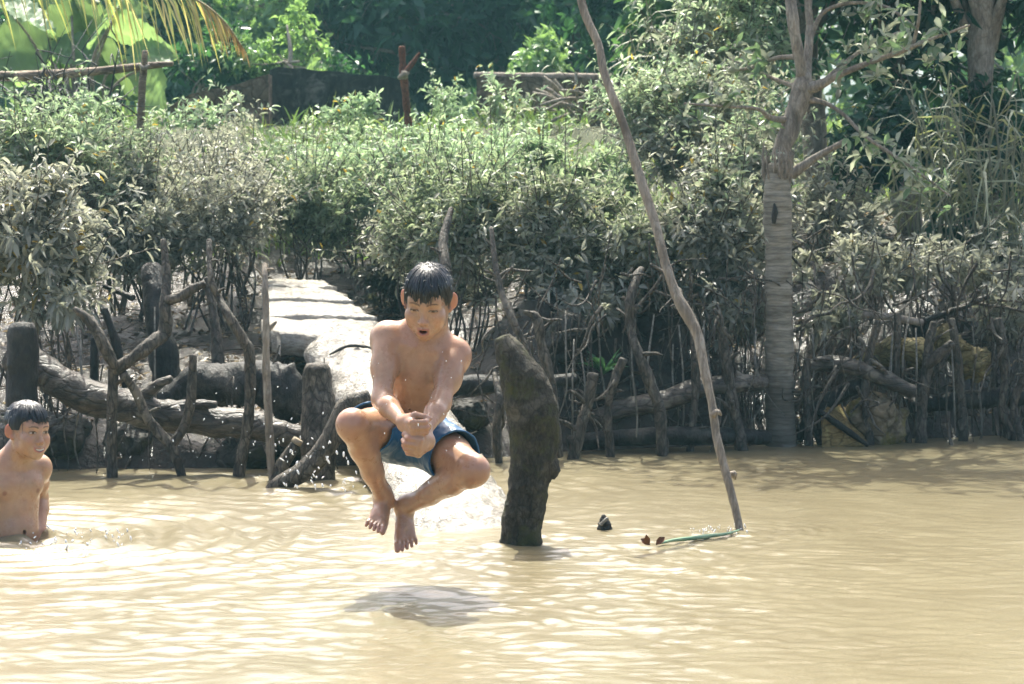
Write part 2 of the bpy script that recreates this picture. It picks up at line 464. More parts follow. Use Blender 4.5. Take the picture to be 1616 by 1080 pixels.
# ------------------------------------------------------------------ river water: ripples are real relief
RINGS = [(on_water(20, 850), .95, .017, .15), (on_water(1168, 840), .30, .0035, .07), (on_water(822, 858), .3, .002, .10),
         (on_water(480, 766), .8, .008, .15), (on_water(700, 785), .7, .006, .13)]
def build_water():
    xs = axis([(-220, -20, 20), (-20, -3.4, .6), (-3.4, 3.4, .016), (3.4, 20, .6), (20, 220, 20)])
    ys = axis([(-120, 0, 10), (0, 5.6, .4), (5.6, 9, .011), (9, 13.2, .016), (13.2, 17, .5)])
    rng = np.random.default_rng(11)
    ws = []
    for i in range(60):
        lam = .055 * (9 ** rng.uniform(0, 1) ** 1.25); k = 2 * math.pi / lam
        th = math.radians(96 + rng.normal(0, 36)); slope = .029 * (1.25 if lam < .17 else .62)
        ws.append((k * math.cos(th), k * math.sin(th), slope / k, rng.uniform(0, 6.28)))
    def zf(X, Y):
        ok = (np.abs(X) < 4) & (Y > 5) & (Y < 14)
        Z = np.zeros_like(X)
        P = np.stack([X, Y, 0 * X], -1)
        wx = X + .10 * vnoise(P * 2.2, 31) + .03 * vnoise(P * 6, 41); wy = Y + .07 * vnoise(P * 2.9, 32) + .02 * vnoise(P * 7, 42)
        gain = .50 + .36 * vnoise(P * np.array([.5, .7, 1]), 33)
        gain = gain * (1 - .20 * smooth(.1, 1.4, X)) * (1 - .15 * smooth(8.8, 10.5, Y))
        for kx, ky, a, ph in ws: Z += a * np.sin(kx * wx + ky * wy + ph)
        Z = gain * Z * np.where(ok, 1, 0)
        for c, R, a, lam in RINGS:
            r = np.hypot(X - c[0], Y - c[1])
            Z += np.where(ok, a * np.exp(-(r / R) ** 2) * np.sin(r / lam * 6.28 + 2.0 * vnoise(P * 3, 35)) * (.5 + .9 * np.abs(vnoise(P * 6, 36))), 0)
        edge = np.clip((shore(X) + .35 - Y) / .5, .15, 1)
        return Z * edge
    V, Q = sheet(xs, ys, zf)
    m, nt, b = new_mat("silty_water")
    f = noise_fac(nt, 1.4, 5, .6, (1, .5, 1), .6)
    c = ramp(nt, f, [(.3, (.165, .136, .074)), (.7, (.215, .183, .106))])
    nt.links.new(c, b.inputs["Base Color"])
    b.inputs["Roughness"].default_value = .30
    b.inputs["Coat Weight"].default_value = .45; b.inputs["Coat Roughness"].default_value = .07; b.inputs["Coat IOR"].default_value = 1.33
    b.inputs["IOR"].default_value = 1.333
    b.inputs["Specular IOR Level"].default_value = .5
    f1 = noise_fac(nt, 26, 4, .6, (.8, 1.3, 1), .4); f2 = noise_fac(nt, 75, 3, .55, (.8, 1.3, 1))
    ch = bump(nt, b, f1, .36, .012); bump(nt, b, f2, .26, .005, ch)
    o = link("river_water", make_mesh("river_water", V, [Q], m)); tag(o, kind="structure")
build_water()

# ------------------------------------------------------------------ wood materials
BARK = wood_mat("muddy_bark", (.034, .028, .021), (.22, .185, .14), .62, 20, (1, 1, .4), .9, silt=(.25, .22, .17))
DARKWOOD = wood_mat("black_waterlogged_wood", (.010, .010, .009), (.045, .040, .034), .5, 16, (1, 1, .5), 1.0, silt=(.10, .09, .07), crack=.35)
GREYWOOD = wood_mat("sun_bleached_pole", (.19, .155, .115), (.46, .40, .32), .75, 26, (1, 1, .12), .6, silt=(.44, .39, .32), crack=.5)
LOGWOOD = wood_mat("wet_grey_log", (.028, .023, .018), (.17, .14, .105), .40, 12, (.35, 1, 1), 1.0, .5, silt=(.27, .235, .18))
STUMPWOOD = wood_mat("mossy_stump", (.030, .026, .019), (.13, .115, .085), .8, 24, (1, 1, .5), 1.0, .3, (.085, .090, .030), .016, (.20, .18, .14), .6)
PALE = wood_mat("sun_glare_pale", (.26, .235, .19), (.60, .56, .48), .22, 13, (.5, .5, 1), 1.0, .6, None, .022, (.66, .62, .54), .2)  # base colour whitened to carry the sun glare on trunk and slabs
TREEBARK = wood_mat("tree_bark", (.19, .155, .12), (.46, .40, .32), .8, 20, (1, 1, .3), .6, silt=(.42, .37, .30), crack=.5)
CUTFACE = wood_mat("cut_wood_face", (.30, .24, .16), (.48, .40, .28), .8, 40, (1, 1, 1), .3, crack=.3)

def wood(name, pts, mat, label, cat, amp=.2, seg=16, nscale=14, seed=0, group=None, side=None, flat=None, dome=.5, sub=12):
    """one trunk, stake or log from (px, py, Y, radius in px)"""
    thin = .84 if name in ('bare_mangrove', 'straight_stake', 'forked_mangrove') else 1.0
    P = [at(px, py, Y) for px, py, Y, r in pts]; R = [r * thin * Y / F_PX for px, py, Y, r in pts]
    V, Fc = tube(P, R, seg, sub, amp, nscale, seed, flat, dome, side)
    o = Geo().add(V, Fc).obj(name, mat, None, P[0])
    if name in ("bare_mangrove", "straight_stake", "forked_mangrove", "fallen_log") and mat is not DARKWOOD:       # broken-off side twigs
        rng = np.random.default_rng(seed + 300); Cc = catmull(P, 4); Rc = np.interp(np.linspace(0, len(R) - 1, len(Cc)), np.arange(len(R)), R)
        for _ in range(int(rng.integers(1, 4))):
            i = int(rng.integers(len(Cc) // 3, len(Cc) - 1)); r = Rc[i]
            d = nrm(np.array([rng.choice([-1, 1]) * rng.uniform(.5, 1), -rng.uniform(.1, .6), rng.uniform(-.1, .8)])); l = r * rng.uniform(1.8, 4.5)
            V, Fc = tube([Cc[i], Cc[i] + d * (r + l * .5) + [0, 0, l * .08], Cc[i] + d * (r + l)], [r * .5, r * .34, r * .2], 7, 5, .2, 30, i)
            Geo().add(V, Fc).obj("twig", mat, o)
    if label: tag(o, label, cat, group)
    return o
def branch(parent, name, pts, mat, amp=.14, seg=10, nscale=12, seed=0):
    P = [at(px, py, Y) for px, py, Y, r in pts]; R = [r * Y / F_PX for px, py, Y, r in pts]
    V, Fc = tube(P, R, seg, 6, amp, nscale, seed)
    return Geo().add(V, Fc).obj(name, mat, parent)

# ---- big leaning stump in the water, with a ledge
def build_stump():
    Y = 8.8
    pts = [(796, 537, 15), (802, 552, 22), (815, 580, 30), (829, 610, 37), (840, 650, 42), (845, 690, 38), (842, 730, 35), (832, 775, 33), (826, 815, 32), (821, 858, 31), (818, 930, 31)]
    P = [at(x, y, Y) for x, y, r in pts]; R = [r * Y / F_PX for x, y, r in pts]
    def rg(t, C): return 1 + .05 * np.sign(vnoise(np.stack([t * 9, t * 0, t * 0], -1), 4)) * .5
    V, Fc = tube(P, R, 40, 14, .075, 11, 5, None, .55)
    n = fbm(V * 40, 3, 6); c = np.mean(P, 0)
    V = V + nrm(V - np.array([P[5][0], P[5][1], 0]) * [1, 1, 0] - V * [0, 0, 1]) * (.0035 * n)[:, None]
    o = Geo().add(V, Fc).obj("tree_stump", STUMPWOOD, None, P[-2])
    tag(o, "tall mossy dark stump with a slanted top leaning up from the water", "stump")
    K = [at(862, 712, Y - .02), at(871, 735, Y - .02), at(868, 752, Y - .02)]
    V, Fc = tube(K, [.012, .028, .020], 16, 6, .25, 30, 8)
    Geo().add(V, Fc).obj("knot", STUMPWOOD, o)
build_stump()

# ---- long crooked pole
def build_pole():
    Y0 = 9.17
    pts = [(912, -40, 8), (917, 0, 9), (926, 30, 9), (944, 70, 9), (952, 110, 9), (962, 140, 9), (985, 200, 9.5), (1010, 280, 10), (1033, 350, 10), (1050, 415, 10), (1065, 460, 11), (1086, 500, 13), (1101, 530, 11), (1112, 585, 10), (1124, 640, 9), (1131, 690, 9), (1145, 745, 9), (1157, 790, 8.5), (1168, 838, 8), (1178, 890, 8)]
    P = [at(x, y, Y0 + .0006 * (840 - y)) for x, y, r in pts]; R = [.76 * r * Y0 / F_PX for x, y, r in pts]
    V, Fc = tube(P, R, 14, 8, .08, 14, 12)
    o = Geo().add(V, Fc).obj("crooked_pole", GREYWOOD, None, P[-2])
    tag(o, "tall crooked bare grey pole slanting out of the open water", "pole")
    for (a, b, c_) in (((1124, 656), (1132, 650), (1138, 655)), ((1150, 752), (1158, 748), (1160, 756))):
        V, Fc = tube([at(*a, Y0 + .09), at(*b, Y0 + .08), at(*c_, Y0 + .09)], [.012, .013, .005], 8, 4, .2, 30, 3)
        Geo().add(V, Fc).obj("knot", GREYWOOD, o)
build_pole()
def build_flotsam():
    p = on_water(955, 836); Y = p[1]
    o = wood("wood_stub", [(956, 850, Y, 11), (956, 834, Y, 10), (955, 824, Y, 9), (952, 814, Y, 4)], DARKWOOD, "short pointed dark stub poking just above the water right of the mossy stump", "stub", .3, 10, 30, 3)
    V, Fc = tube([at(948, 828, Y - .03), at(958, 818, Y - .03)], [.008, .006], 6, 4, .3, 40, 4); Geo().add(V, Fc).obj("splinter", PALE, o)
    m, nt, b = new_mat("green_stalk"); f = noise_fac(nt, 9, 3); nt.links.new(ramp(nt, f, [(.35, (.10, .22, .13)), (.65, (.30, .42, .26))]), b.inputs["Base Color"]); b.inputs["Roughness"].default_value = .35
    pts = [on_water(x, y) + np.array([0, 0, .012]) for x, y in ((1036, 864), (1062, 858), (1090, 855), (1120, 851), (1145, 848), (1166, 842))]
    V, Fc = tube(pts, [.003, .006, .008, .008, .006, .003], 8, 6, .1, 20, 5)
    o = Geo().add(V, Fc).obj("floating_stalk", m, None, pts[0]); tag(o, "thin green stalk floating towards the foot of the crooked pole", "stalk")
    m2, nt, b = new_mat("dead_leaf"); b.inputs["Base Color"].default_value = (.16, .06, .02, 1); b.inputs["Roughness"].default_value = .6
    c = on_water(1026, 866) + np.array([0, 0, .012])
    V, Fc, _ = leaves([c, c + [.02, 0, 0], c - [.01, 0, 0]], np.array([[-.6, .1, .5], [.5, .2, .5], [-.1, -.3, .9]]), np.array([[0, -1, .3]] * 3), [.045, .05, .05], .026, .1, .4)
    Geo().add(V, Fc).obj("dead_leaf", m2, o)
build_flotsam()

# ---- pale fallen trunk running down into the water, slabs at its upper end
def build_ramp():
    pts = [(766, 880, 9.0, 104), (730, 810, 9.4, 104), (709, 768, 9.75, 101), (678, 705, 10.3, 90), (648, 648, 10.8, 81), (608, 598, 11.35, 75), (572, 552, 11.8, 72), (548, 527, 12.1, 70)]
    P = [at(x, y, Y) - np.array([0, 0, r * Y / F_PX * .45]) for x, y, Y, r in pts]; R = [r * Y / F_PX for x, y, Y, r in pts]
    V, Fc = tube(P, R, 48, 16, .05, 4, 21, .62, .35, side=np.array([0, .3, 1.0]))
    n = fbm(V * 16, 4, 22); T = nrm(V - np.array([P[3]]))
    V[:, 2] += .022 * n; V += .009 * fbm(V * 45, 3, 25)[:, None] * np.array([.6, .2, .6])
    o = Geo().add(V, Fc).obj("fallen_palm", PALE, None, P[1]); tag(o, "pale sun-glared fallen trunk sloping down into the water behind the jumper", "fallen trunk")
    rng = np.random.default_rng(5)
    # bark flakes and a split along its upper end
    V, Fc = tube([at(520, 560, 11.7), at(548, 547, 11.7), at(580, 548, 11.65), at(600, 560, 11.6)], [.004, .008, .008, .003], 6, 5, .3, 30, 3)
    Geo().add(V, Fc).obj("bark_strip", DARKWOOD, o)
    sl = [("lowest flat pale slab with ragged edge above the pale fallen trunk", (438, 524, 600, 526), (416, 500, 596, 503), 12.15),
          ("second pale slab from the bottom of the stepped slabs, half shaded", (416, 494, 592, 497), (418, 472, 558, 476), 12.6),
          ("third pale slab up of the stepped slabs, bright and smooth", (417, 466, 556, 470), (418, 452, 527, 454), 13.05),
          ("topmost narrow pale slab of the stepped slabs under the bushes", (418, 447, 525, 449), (420, 438, 506, 440), 13.5)]
    for k, (lab, lo, hi, Y) in enumerate(sl):
        a, b_ = at(lo[0], lo[1], Y), at(lo[2], lo[3], Y); dep = .46
        c, d = at(hi[0], hi[1], Y + dep), at(hi[2], hi[3], Y + dep)
        c[2] = min(c[2], a[2] + .13); d[2] = min(d[2], b_[2] + .13)
        nx, ny, th = 40, 16, .11
        u, v = np.meshgrid(np.linspace(0, 1, nx), np.linspace(0, 1, ny), indexing='ij')
        top = (a * (1 - u[..., None]) + b_ * u[..., None]) * (1 - v[..., None]) + (c * (1 - u[..., None]) + d * u[..., None]) * v[..., None]
        e = np.minimum(np.minimum(u, 1 - u) * 8, np.minimum(v, 1 - v) * 5).clip(0, 1)
        top[..., 2] += .009 * fbm(top * 9, 3, k) + .004 * fbm(top * 40, 2, k) - .014 * (1 - e) ** 2
        top[..., 1] += np.where(v < .01, .02 * fbm(top * 12, 3, k + 9), 0); top[..., 0] += np.where((u < .01) | (u > .99), .025 * fbm(top * 10, 3, k + 5), 0)
        bot = top - np.array([0, 0, th])
        Vv = np.vstack([top.reshape(-1, 3), bot.reshape(-1, 3)]); N = nx * ny
        i, j = np.meshgrid(np.arange(nx - 1), np.arange(ny - 1), indexing='ij'); q = i * ny + j
        F1 = np.stack([q, q + ny, q + ny + 1, q + 1], -1).reshape(-1, 4)
        rim = list(range(0, nx * ny, ny)) + list(range((nx - 1) * ny + 1, nx * ny)) + list(range(nx * ny - 1 - ny, -1, -ny)) + list(range(ny - 2, 0, -1))
        rim = np.array(rim); r2 = np.roll(rim, -1)
        S = np.stack([rim, rim + N, r2 + N, r2], -1)
        o = Geo().add(Vv, [F1, F1[:, ::-1] + N, S]).obj("stone_slab", PALE, None, a)
        tag(o, lab, "slab", "stepped slabs above the fallen trunk")
build_ramp()

# ---- palm trunk with rings and the tree that grows up behind it
def build_palm():
    Y = 12.35
    P = [at(x, y, Y) for x, y in ((1235, 745), (1233, 705), (1231, 640), (1230, 560), (1229, 480), (1228, 400), (1227, 330), (1227, 285), (1229, 262))]
    R = [27, 24.5, 22.5, 22.5, 21.5, 21, 22, 20, 17]
    P, R = np.array(P), np.array(R) * Y / F_PX
    def rg(t, C):
        ph = C[:, 2] * 34 + 1.2 * vnoise(C * 6, 2)
        return 1 + .045 * (np.abs(np.sin(ph)) ** .6 - .6) + .03 * vnoise(np.stack([C[:, 2] * 5, 0 * t, 0 * t], -1), 3)
    V, Fc = tube(P, R, 36, 40, .05, 20, 31, None, .3, ring=rg)
    m, nt, b = new_mat("ringed_palm_bark")
    f = noise_fac(nt, 30, 7, .65, (.25, .25, 1.6)); f2 = noise_fac(nt, 8, 4, .6)
    c = ramp(nt, f, [(.3, (.11, .095, .07)), (.55, (.29, .26, .20)), (.75, (.45, .41, .33))])
    geo = node(nt, "ShaderNodeNewGeometry"); sep = node(nt, "ShaderNodeSeparateXYZ"); nt.links.new(geo.outputs["Position"], sep.inputs[0])
    mr = node(nt, "ShaderNodeMapRange"); mr.inputs[1].default_value = .40; mr.inputs[2].default_value = .58
    ad = node(nt, "ShaderNodeMath", operation='MULTIPLY_ADD'); ad.inputs[1].default_value = .25; nt.links.new(f2, ad.inputs[0]); nt.links.new(sep.outputs[2], ad.inputs[2])
    nt.links.new(ad.outputs[0], mr.inputs[0])
    wet = mixc(nt, .62, c, (.035, .032, .026))                    # tide line: the wet foot of the trunk is stained dark
    wv = node(nt, "ShaderNodeTexWave", wave_type='BANDS', bands_direction='Z', wave_profile='SAW'); wv.inputs["Scale"].default_value = 10.5; wv.inputs["Distortion"].default_value = 3.2; wv.inputs["Detail"].default_value = 3; wv.inputs["Detail Scale"].default_value = 1.5
    nt.links.new(geo.outputs["Position"], wv.inputs["Vector"])
    c = mixc(nt, ramp(nt, wv.outputs["Fac"], [(.0, (.55, .55, .55)), (.22, (0, 0, 0)), (.8, (0, 0, 0)), (1.0, (.2, .2, .2))]), c, (.075, .062, .045))
    wet = mixc(nt, .6, c, (.035, .032, .026))
    nt.links.new(mixc(nt, mr.outputs[0], wet, c), b.inputs["Base Color"]); b.inputs["Roughness"].default_value = .8
    bump(nt, b, f, .5, .008)
    o = Geo().add(V, Fc).obj("palm_stump", m, None, P[1]); tag(o, "thick ringed grey palm trunk rising from the water's edge", "palm trunk")
    rng = np.random.default_rng(4); G = Geo()                      # ragged fibres round the top
    for k in range(46):
        a = rng.uniform(0, 6.28); r = R[-2] * 1.0; b0 = P[-2] + np.array([math.cos(a) * r, math.sin(a) * r, rng.uniform(-.02, .06)])
        q = np.array([math.cos(a), math.sin(a), 0]); l = rng.uniform(.05, .16)
        G.add(*tube([b0, b0 + q * .012 + [0, 0, l * .5], b0 - q * rng.uniform(-.03, .03) + [0, 0, l]], [.007, .005, .001], 5, 4, .1), col=(.3, .26, .2))
    G.obj("fibres", TREEBARK, o)
    V, Fc = tube([at(1221, 352, Y - .075), at(1223, 335, Y - .078), at(1222, 322, Y - .075)], [.010, .016, .006], 8, 4, .2, 20, 1)
    Geo().add(V, Fc).obj("scar", DARKWOOD, o)
build_palm()

# ---- stakes, mangrove stems and logs along the bank (px, py, distance, radius px)
def Ys(px): return float(shore((px - 808) / F_PX * 11.5))
STEM_L = "mangrove stems along the bank"
def build_bank_wood():
    W = wood
    W("stump_post", [(36, 690, 10.95, 25), (34, 640, 10.95, 25), (36, 570, 10.95, 24), (36, 518, 10.95, 21)], DARKWOOD, "thick black flat topped post behind the standing boy's head", "post", .12, 16, 9, 1)
    W("stump_post", [(262, 612, 11.75, 24), (255, 550, 11.75, 22), (246, 490, 11.8, 19), (240, 425, 11.9, 17)], DARKWOOD, "wide black upright stump behind the forked grey branch", "post", .18, 16, 8, 2)
    W("fallen_log", [(20, 560, 11.15, 24), (60, 580, 11.15, 28), (130, 622, 11.1, 29), (190, 640, 11.1, 28), (250, 655, 11.1, 26), (330, 664, 11.1, 25), (395, 672, 11.1, 24), (470, 690, 11.1, 20)], LOGWOOD, "long thick horizontal grey log lying at the waterline on the left", "log", .16, 22, 6, 3)
    o = W("fallen_log", [(255, 640, 11.45, 22), (300, 612, 11.45, 28), (360, 605, 11.45, 33), (420, 606, 11.45, 40), (452, 622, 11.4, 40), (468, 655, 11.4, 26)], DARKWOOD, "broad black log with a glistening rim left of the slabs", "log", .22, 22, 6, 4)
    W("stump_post", [(502, 780, 10.85, 27), (500, 700, 10.9, 26), (500, 620, 10.95, 24), (500, 582, 10.95, 20)], BARK, "grey flat topped post beside the pale fallen trunk", "post", .12, 18, 10, 5)
    W("bent_root", [(425, 775, 10.5, 9), (440, 764, 10.5, 13), (480, 744, 10.5, 17), (510, 712, 10.5, 17), (530, 675, 10.5, 15), (548, 640, 10.5, 14), (580, 628, 10.5, 12)], BARK, "thick bent root curving down into the water left of the jumper", "root", .12, 16, 9, 6)
    o = W("cut_stake", [(432, 765, 10.8, 10), (448, 730, 10.8, 10), (466, 702, 10.8, 9)], BARK, "short slanted stake with a pale cut end at the waterline", "stake", .12, 12, 12, 7, dome=.05)
    p, q = at(467, 700, 10.8), at(471, 693.5, 10.8); V, Fc = tube([p, q], [.026, .024], 14, 2, .05, 20, 2, dome=.1); Geo().add(V, Fc).obj("cut_face", CUTFACE, o)
    # forked branch cluster
    o = W("forked_mangrove", [(178, 790, 10.95, 10), (177, 745, 10.95, 10), (176, 680, 10.95, 10), (179, 590, 10.95, 10), (178, 577, 10.95, 11)], BARK, "grey mangrove trunk crossing in an X, one arm rising to the left", "mangrove trunk", .14, 14, 12, 8)
    b1 = branch(o, "branch", [(182, 580, 10.92, 9), (165, 548, 10.9, 9), (150, 520, 10.9, 9), (134, 500, 10.9, 8), (118, 488, 10.9, 5)], BARK, seed=9)
    b2 = branch(o, "branch", [(180, 584, 10.93, 9), (208, 566, 10.93, 10), (240, 542, 10.95, 11), (258, 528, 11, 12), (262, 508, 11, 11), (260, 480, 11, 9), (263, 440, 11.05, 7), (258, 380, 11.1, 5)], BARK, seed=10)
    branch(b2, "offshoot", [(262, 476, 11, 9), (285, 468, 11, 8), (305, 456, 11, 8), (322, 448, 11, 6)], BARK, seed=11)
    o = W("forked_mangrove", [(290, 790, 10.95, 9), (286, 748, 10.95, 9), (270, 705, 10.95, 10), (248, 680, 10.95, 10), (230, 655, 10.95, 9), (215, 620, 10.93, 9), (196, 592, 10.9, 8)], BARK, "slanting grey mangrove trunk leaning left onto the X shaped trunk", "mangrove trunk", .14, 14, 12, 12)
    branch(o, "branch", [(268, 706, 10.95, 8), (290, 675, 10.95, 8), (300, 640, 10.95, 8), (303, 600, 10.95, 8), (305, 562, 10.95, 6)], BARK, seed=13)
    W("bare_mangrove", [(372, 790, 10.95, 10), (378, 742, 10.95, 11), (388, 690, 10.95, 10), (394, 640, 10.95, 10), (394, 560, 10.95, 10), (385, 538, 10.95, 9), (360, 498, 10.95, 8), (345, 470, 11, 7), (333, 440, 11, 6), (330, 380, 11.1, 5)], BARK, "bent mangrove stem with a knee, right of the black log's middle", "mangrove stem", .14, 14, 12, 14, STEM_L)
    o = W("straight_stake", [(432, 790, 10.8, 7), (428, 742, 10.8, 7), (424, 660, 10.8, 8), (420, 580, 10.8, 7.5), (420, 500, 10.8, 6.5), (418, 440, 10.85, 6), (418, 418, 10.9, 5)], GREYWOOD, "slim upright pale stake in front of the stepped slabs' left edge", "stake", .12, 12, 12, 15)
    branch(o, "twig", [(424, 520, 10.8, 4), (432, 512, 10.8, 3), (436, 508, 10.8, 2)], GREYWOOD, seed=2)
    W("bare_mangrove", [(348, 640, 11.6, 12), (344, 560, 11.6, 11), (338, 500, 11.65, 9), (328, 440, 11.7, 7)], BARK, "straight brown stem rising behind the bent knee stem", "mangrove stem", .15, 12, 12, 16, STEM_L)
    W("bare_mangrove", [(198, 610, 11.5, 7), (188, 560, 11.5, 8), (176, 520, 11.5, 8), (165, 488, 11.5, 6)], DARKWOOD, "short black stake leaning left behind the X shaped trunk", "stake", .15, 10, 12, 17)
    W("bare_mangrove", [(150, 640, 11.55, 7), (149, 580, 11.55, 8), (148, 535, 11.55, 6)], DARKWOOD, "short black upright stake between the two thick black posts", "stake", .15, 10, 12, 18)
    W("driftwood", [(165, 452, 11.9, 4), (210, 470, 11.8, 5), (120, 492, 11.9, 4)][:2], DARKWOOD, "thin dark stick lying on the mud above the black stakes", "stick", .2, 8, 14, 19)
    # middle, behind the stump
    W("bare_mangrove", [(882, 720, 11.6, 8), (872, 630, 11.6, 9), (862, 575, 11.6, 10), (853, 535, 11.6, 9), (846, 500, 11.6, 8), (828, 494, 11.6, 4)], BARK, "lumpy brown stem bent at the top just behind the mossy stump", "mangrove stem", .22, 12, 14, 20, STEM_L)
    W("bare_mangrove", [(845, 600, 11.3, 6), (832, 556, 11.3, 7), (812, 512, 11.3, 7), (794, 470, 11.35, 7), (783, 425, 11.4, 6), (775, 360, 11.5, 4)], BARK, "smooth grey stem slanting up left behind the top of the mossy stump", "mangrove stem", .1, 12, 12, 21, STEM_L)
    W("bare_mangrove", [(710, 480, 11.9, 10), (704, 430, 11.9, 10), (700, 380, 12, 9), (712, 330, 12.1, 5)], BARK, "thick pale stem standing above the jumper's head", "mangrove stem", .12, 12, 12, 22, STEM_L)
    W("bare_mangrove", [(1046, 760, 11.85, 10), (1044, 705, 11.85, 10), (1041, 650, 11.85, 11), (1026, 605, 11.85, 11), (1008, 560, 11.85, 10), (996, 520, 11.9, 9), (994, 475, 11.9, 9), (1004, 440, 11.95, 9), (1012, 425, 12, 6)], BARK, "s shaped grey stem with a stubby top between stump and crooked pole", "mangrove stem", .14, 14, 12, 23, STEM_L)
    W("bare_mangrove", [(902, 750, 11.7, 10), (906, 718, 11.7, 11), (918, 670, 11.7, 11), (930, 630, 11.7, 10), (936, 592, 11.7, 10)], BARK, "short cut stem leaning right, first right of the mossy stump", "mangrove stem", .16, 12, 12, 24, STEM_L)
    W("bare_mangrove", [(965, 750, 11.8, 8), (962, 700, 11.8, 8), (960, 640, 11.8, 8), (970, 600, 11.8, 8), (983, 568, 11.8, 8)], BARK, "thin crooked stem between the short cut stem and the s shaped stem", "mangrove stem", .16, 12, 12, 25, STEM_L)
    W("bare_mangrove", [(1087, 760, 12.05, 8), (1090, 700, 12.05, 8), (1097, 620, 12.05, 8), (1097, 550, 12.05, 8), (1094, 505, 12.1, 8)], BARK, "pale upright stem immediately left of the crooked pole's bend", "mangrove stem", .12, 12, 12, 26, STEM_L)
    W("bare_mangrove", [(1178, 760, 12.1, 12), (1170, 712, 12.1, 13), (1164, 670, 12.1, 11), (1152, 610, 12.1, 11), (1144, 560, 12.1, 11), (1140, 520, 12.1, 9)], BARK, "dark thick stem with a swollen foot right of the crooked pole", "mangrove stem", .16, 14, 12, 27, STEM_L)
    W("fallen_log", [(940, 660, 12.1, 13), (985, 645, 12.1, 15), (1050, 632, 12.1, 16), (1110, 612, 12.1, 16), (1205, 604, 12.2, 14)], LOGWOOD, "horizontal brown log behind the s shaped stem", "log", .16, 16, 7, 28)
    W("fallen_log", [(700, 618, 11.8, 13), (745, 606, 11.8, 14), (800, 606, 11.8, 12), (905, 600, 11.9, 11)], DARKWOOD, "black horizontal log running behind the mossy stump", "log", .14, 14, 7, 29)
    W("fallen_log", [(900, 700, 12.0, 12), (980, 690, 12.0, 14), (1100, 688, 12.05, 14), (1210, 690, 12.2, 12)], DARKWOOD, "low dark log almost at water level behind the middle stems", "log", .14, 14, 7, 30)
    W("bare_mangrove", [(788, 740, 11.5, 7), (784, 680, 11.5, 8), (788, 630, 11.5, 7), (780, 590, 11.6, 5)], BARK, "thin dark stem at the left side of the mossy stump", "mangrove stem", .2, 10, 14, 31, STEM_L)
    # right of the palm trunk
    W("fallen_log", [(1278, 580, 12.4, 13), (1300, 574, 12.4, 14), (1350, 580, 12.4, 13), (1400, 600, 12.4, 13), (1440, 618, 12.4, 10)], LOGWOOD, "horizontal grey log with a blunt end right of the palm trunk", "log", .15, 16, 7, 32)
    W("fallen_log", [(1262, 690, 12.45, 10), (1295, 640, 12.45, 14), (1325, 622, 12.45, 13), (1358, 606, 12.45, 12)], DARKWOOD, "dark log slanting up to the right under the grey log", "log", .15, 16, 7, 33)
    W("bare_mangrove", [(1282, 745, 12.35, 8), (1276, 690, 12.35, 8), (1274, 640, 12.35, 8), (1272, 600, 12.35, 8), (1274, 568, 12.35, 7)], BARK, "slim dark stem closest to the palm trunk's right side", "mangrove stem", .16, 12, 12, 34, STEM_L)
    W("bare_mangrove", [(1300, 720, 12.4, 7), (1290, 680, 12.4, 8), (1283, 650, 12.4, 6)], BARK, "short leaning dark root beside the tilted plank", "root", .16, 12, 12, 35)
    W("bare_mangrove", [(1376, 745, 12.4, 8), (1372, 690, 12.4, 8), (1366, 630, 12.4, 8), (1370, 570, 12.4, 8), (1380, 530, 12.4, 7), (1386, 508, 12.4, 7)], BARK, "stem with a pale cut top in front of the tan boulder", "mangrove stem", .12, 12, 12, 36, STEM_L)
    W("bare_mangrove", [(1440, 745, 12.5, 7), (1433, 690, 12.5, 7), (1420, 640, 12.5, 7), (1414, 590, 12.5, 7), (1416, 540, 12.5, 6), (1416, 495, 12.5, 6)], BARK, "slim stem bowing right along the tan boulder's right edge", "mangrove stem", .14, 12, 12, 37, STEM_L)
    o = W("bare_mangrove", [(1450, 745, 12.5, 12), (1452, 690, 12.5, 12), (1454, 640, 12.5, 11), (1462, 590, 12.5, 10), (1466, 545, 12.5, 9), (1474, 510, 12.5, 7)], BARK, "thick forked stem under the yellow log ends", "mangrove stem", .16, 14, 12, 38, STEM_L)
    branch(o, "branch", [(1464, 578, 12.48, 8), (1482, 560, 12.46, 8), (1502, 542, 12.45, 7)], BARK, seed=3)
    W("bare_mangrove", [(1524, 745, 12.6, 10), (1520, 690, 12.6, 10), (1516, 620, 12.6, 9), (1510, 560, 12.6, 9), (1502, 505, 12.6, 7)], BARK, "dark upright stem right of the thick forked stem", "mangrove stem", .16, 12, 12, 39, STEM_L)
    W("bare_mangrove", [(1604, 745, 12.65, 8), (1596, 690, 12.65, 9), (1582, 650, 12.65, 8), (1585, 600, 12.65, 8), (1582, 550, 12.65, 10), (1574, 505, 12.65, 9)], BARK, "knobbly stem with a broad top near the right edge", "mangrove stem", .2, 12, 12, 40, STEM_L)
    W("bare_mangrove", [(1612, 700, 12.6, 7), (1600, 640, 12.6, 7), (1618, 590, 12.6, 7), (1630, 540, 12.6, 6)], BARK, "last crooked stem cut by the right edge", "mangrove stem", .2, 12, 12, 41, STEM_L)
    W("driftwood", [(1345, 497, 12.7, 6), (1400, 500, 12.7, 6), (1455, 510, 12.7, 6)], TREEBARK, "thin horizontal bar above the yellow log ends", "bar", .12, 10, 12, 42)
    W("driftwood", [(1440, 512, 12.75, 5), (1500, 492, 12.75, 5), (1560, 468, 12.75, 4)], DARKWOOD, "dark stick slanting up right beside the small ringed stump", "stick", .12, 10, 12, 43)
    W("stump_post", [(1458, 545, 13.0, 17), (1457, 522, 13.0, 17), (1456, 506, 13.0, 16)], DARKWOOD, "small ringed dark stump like a bucket under the bushes at right", "stump", .08, 18, 14, 44, dome=.2)
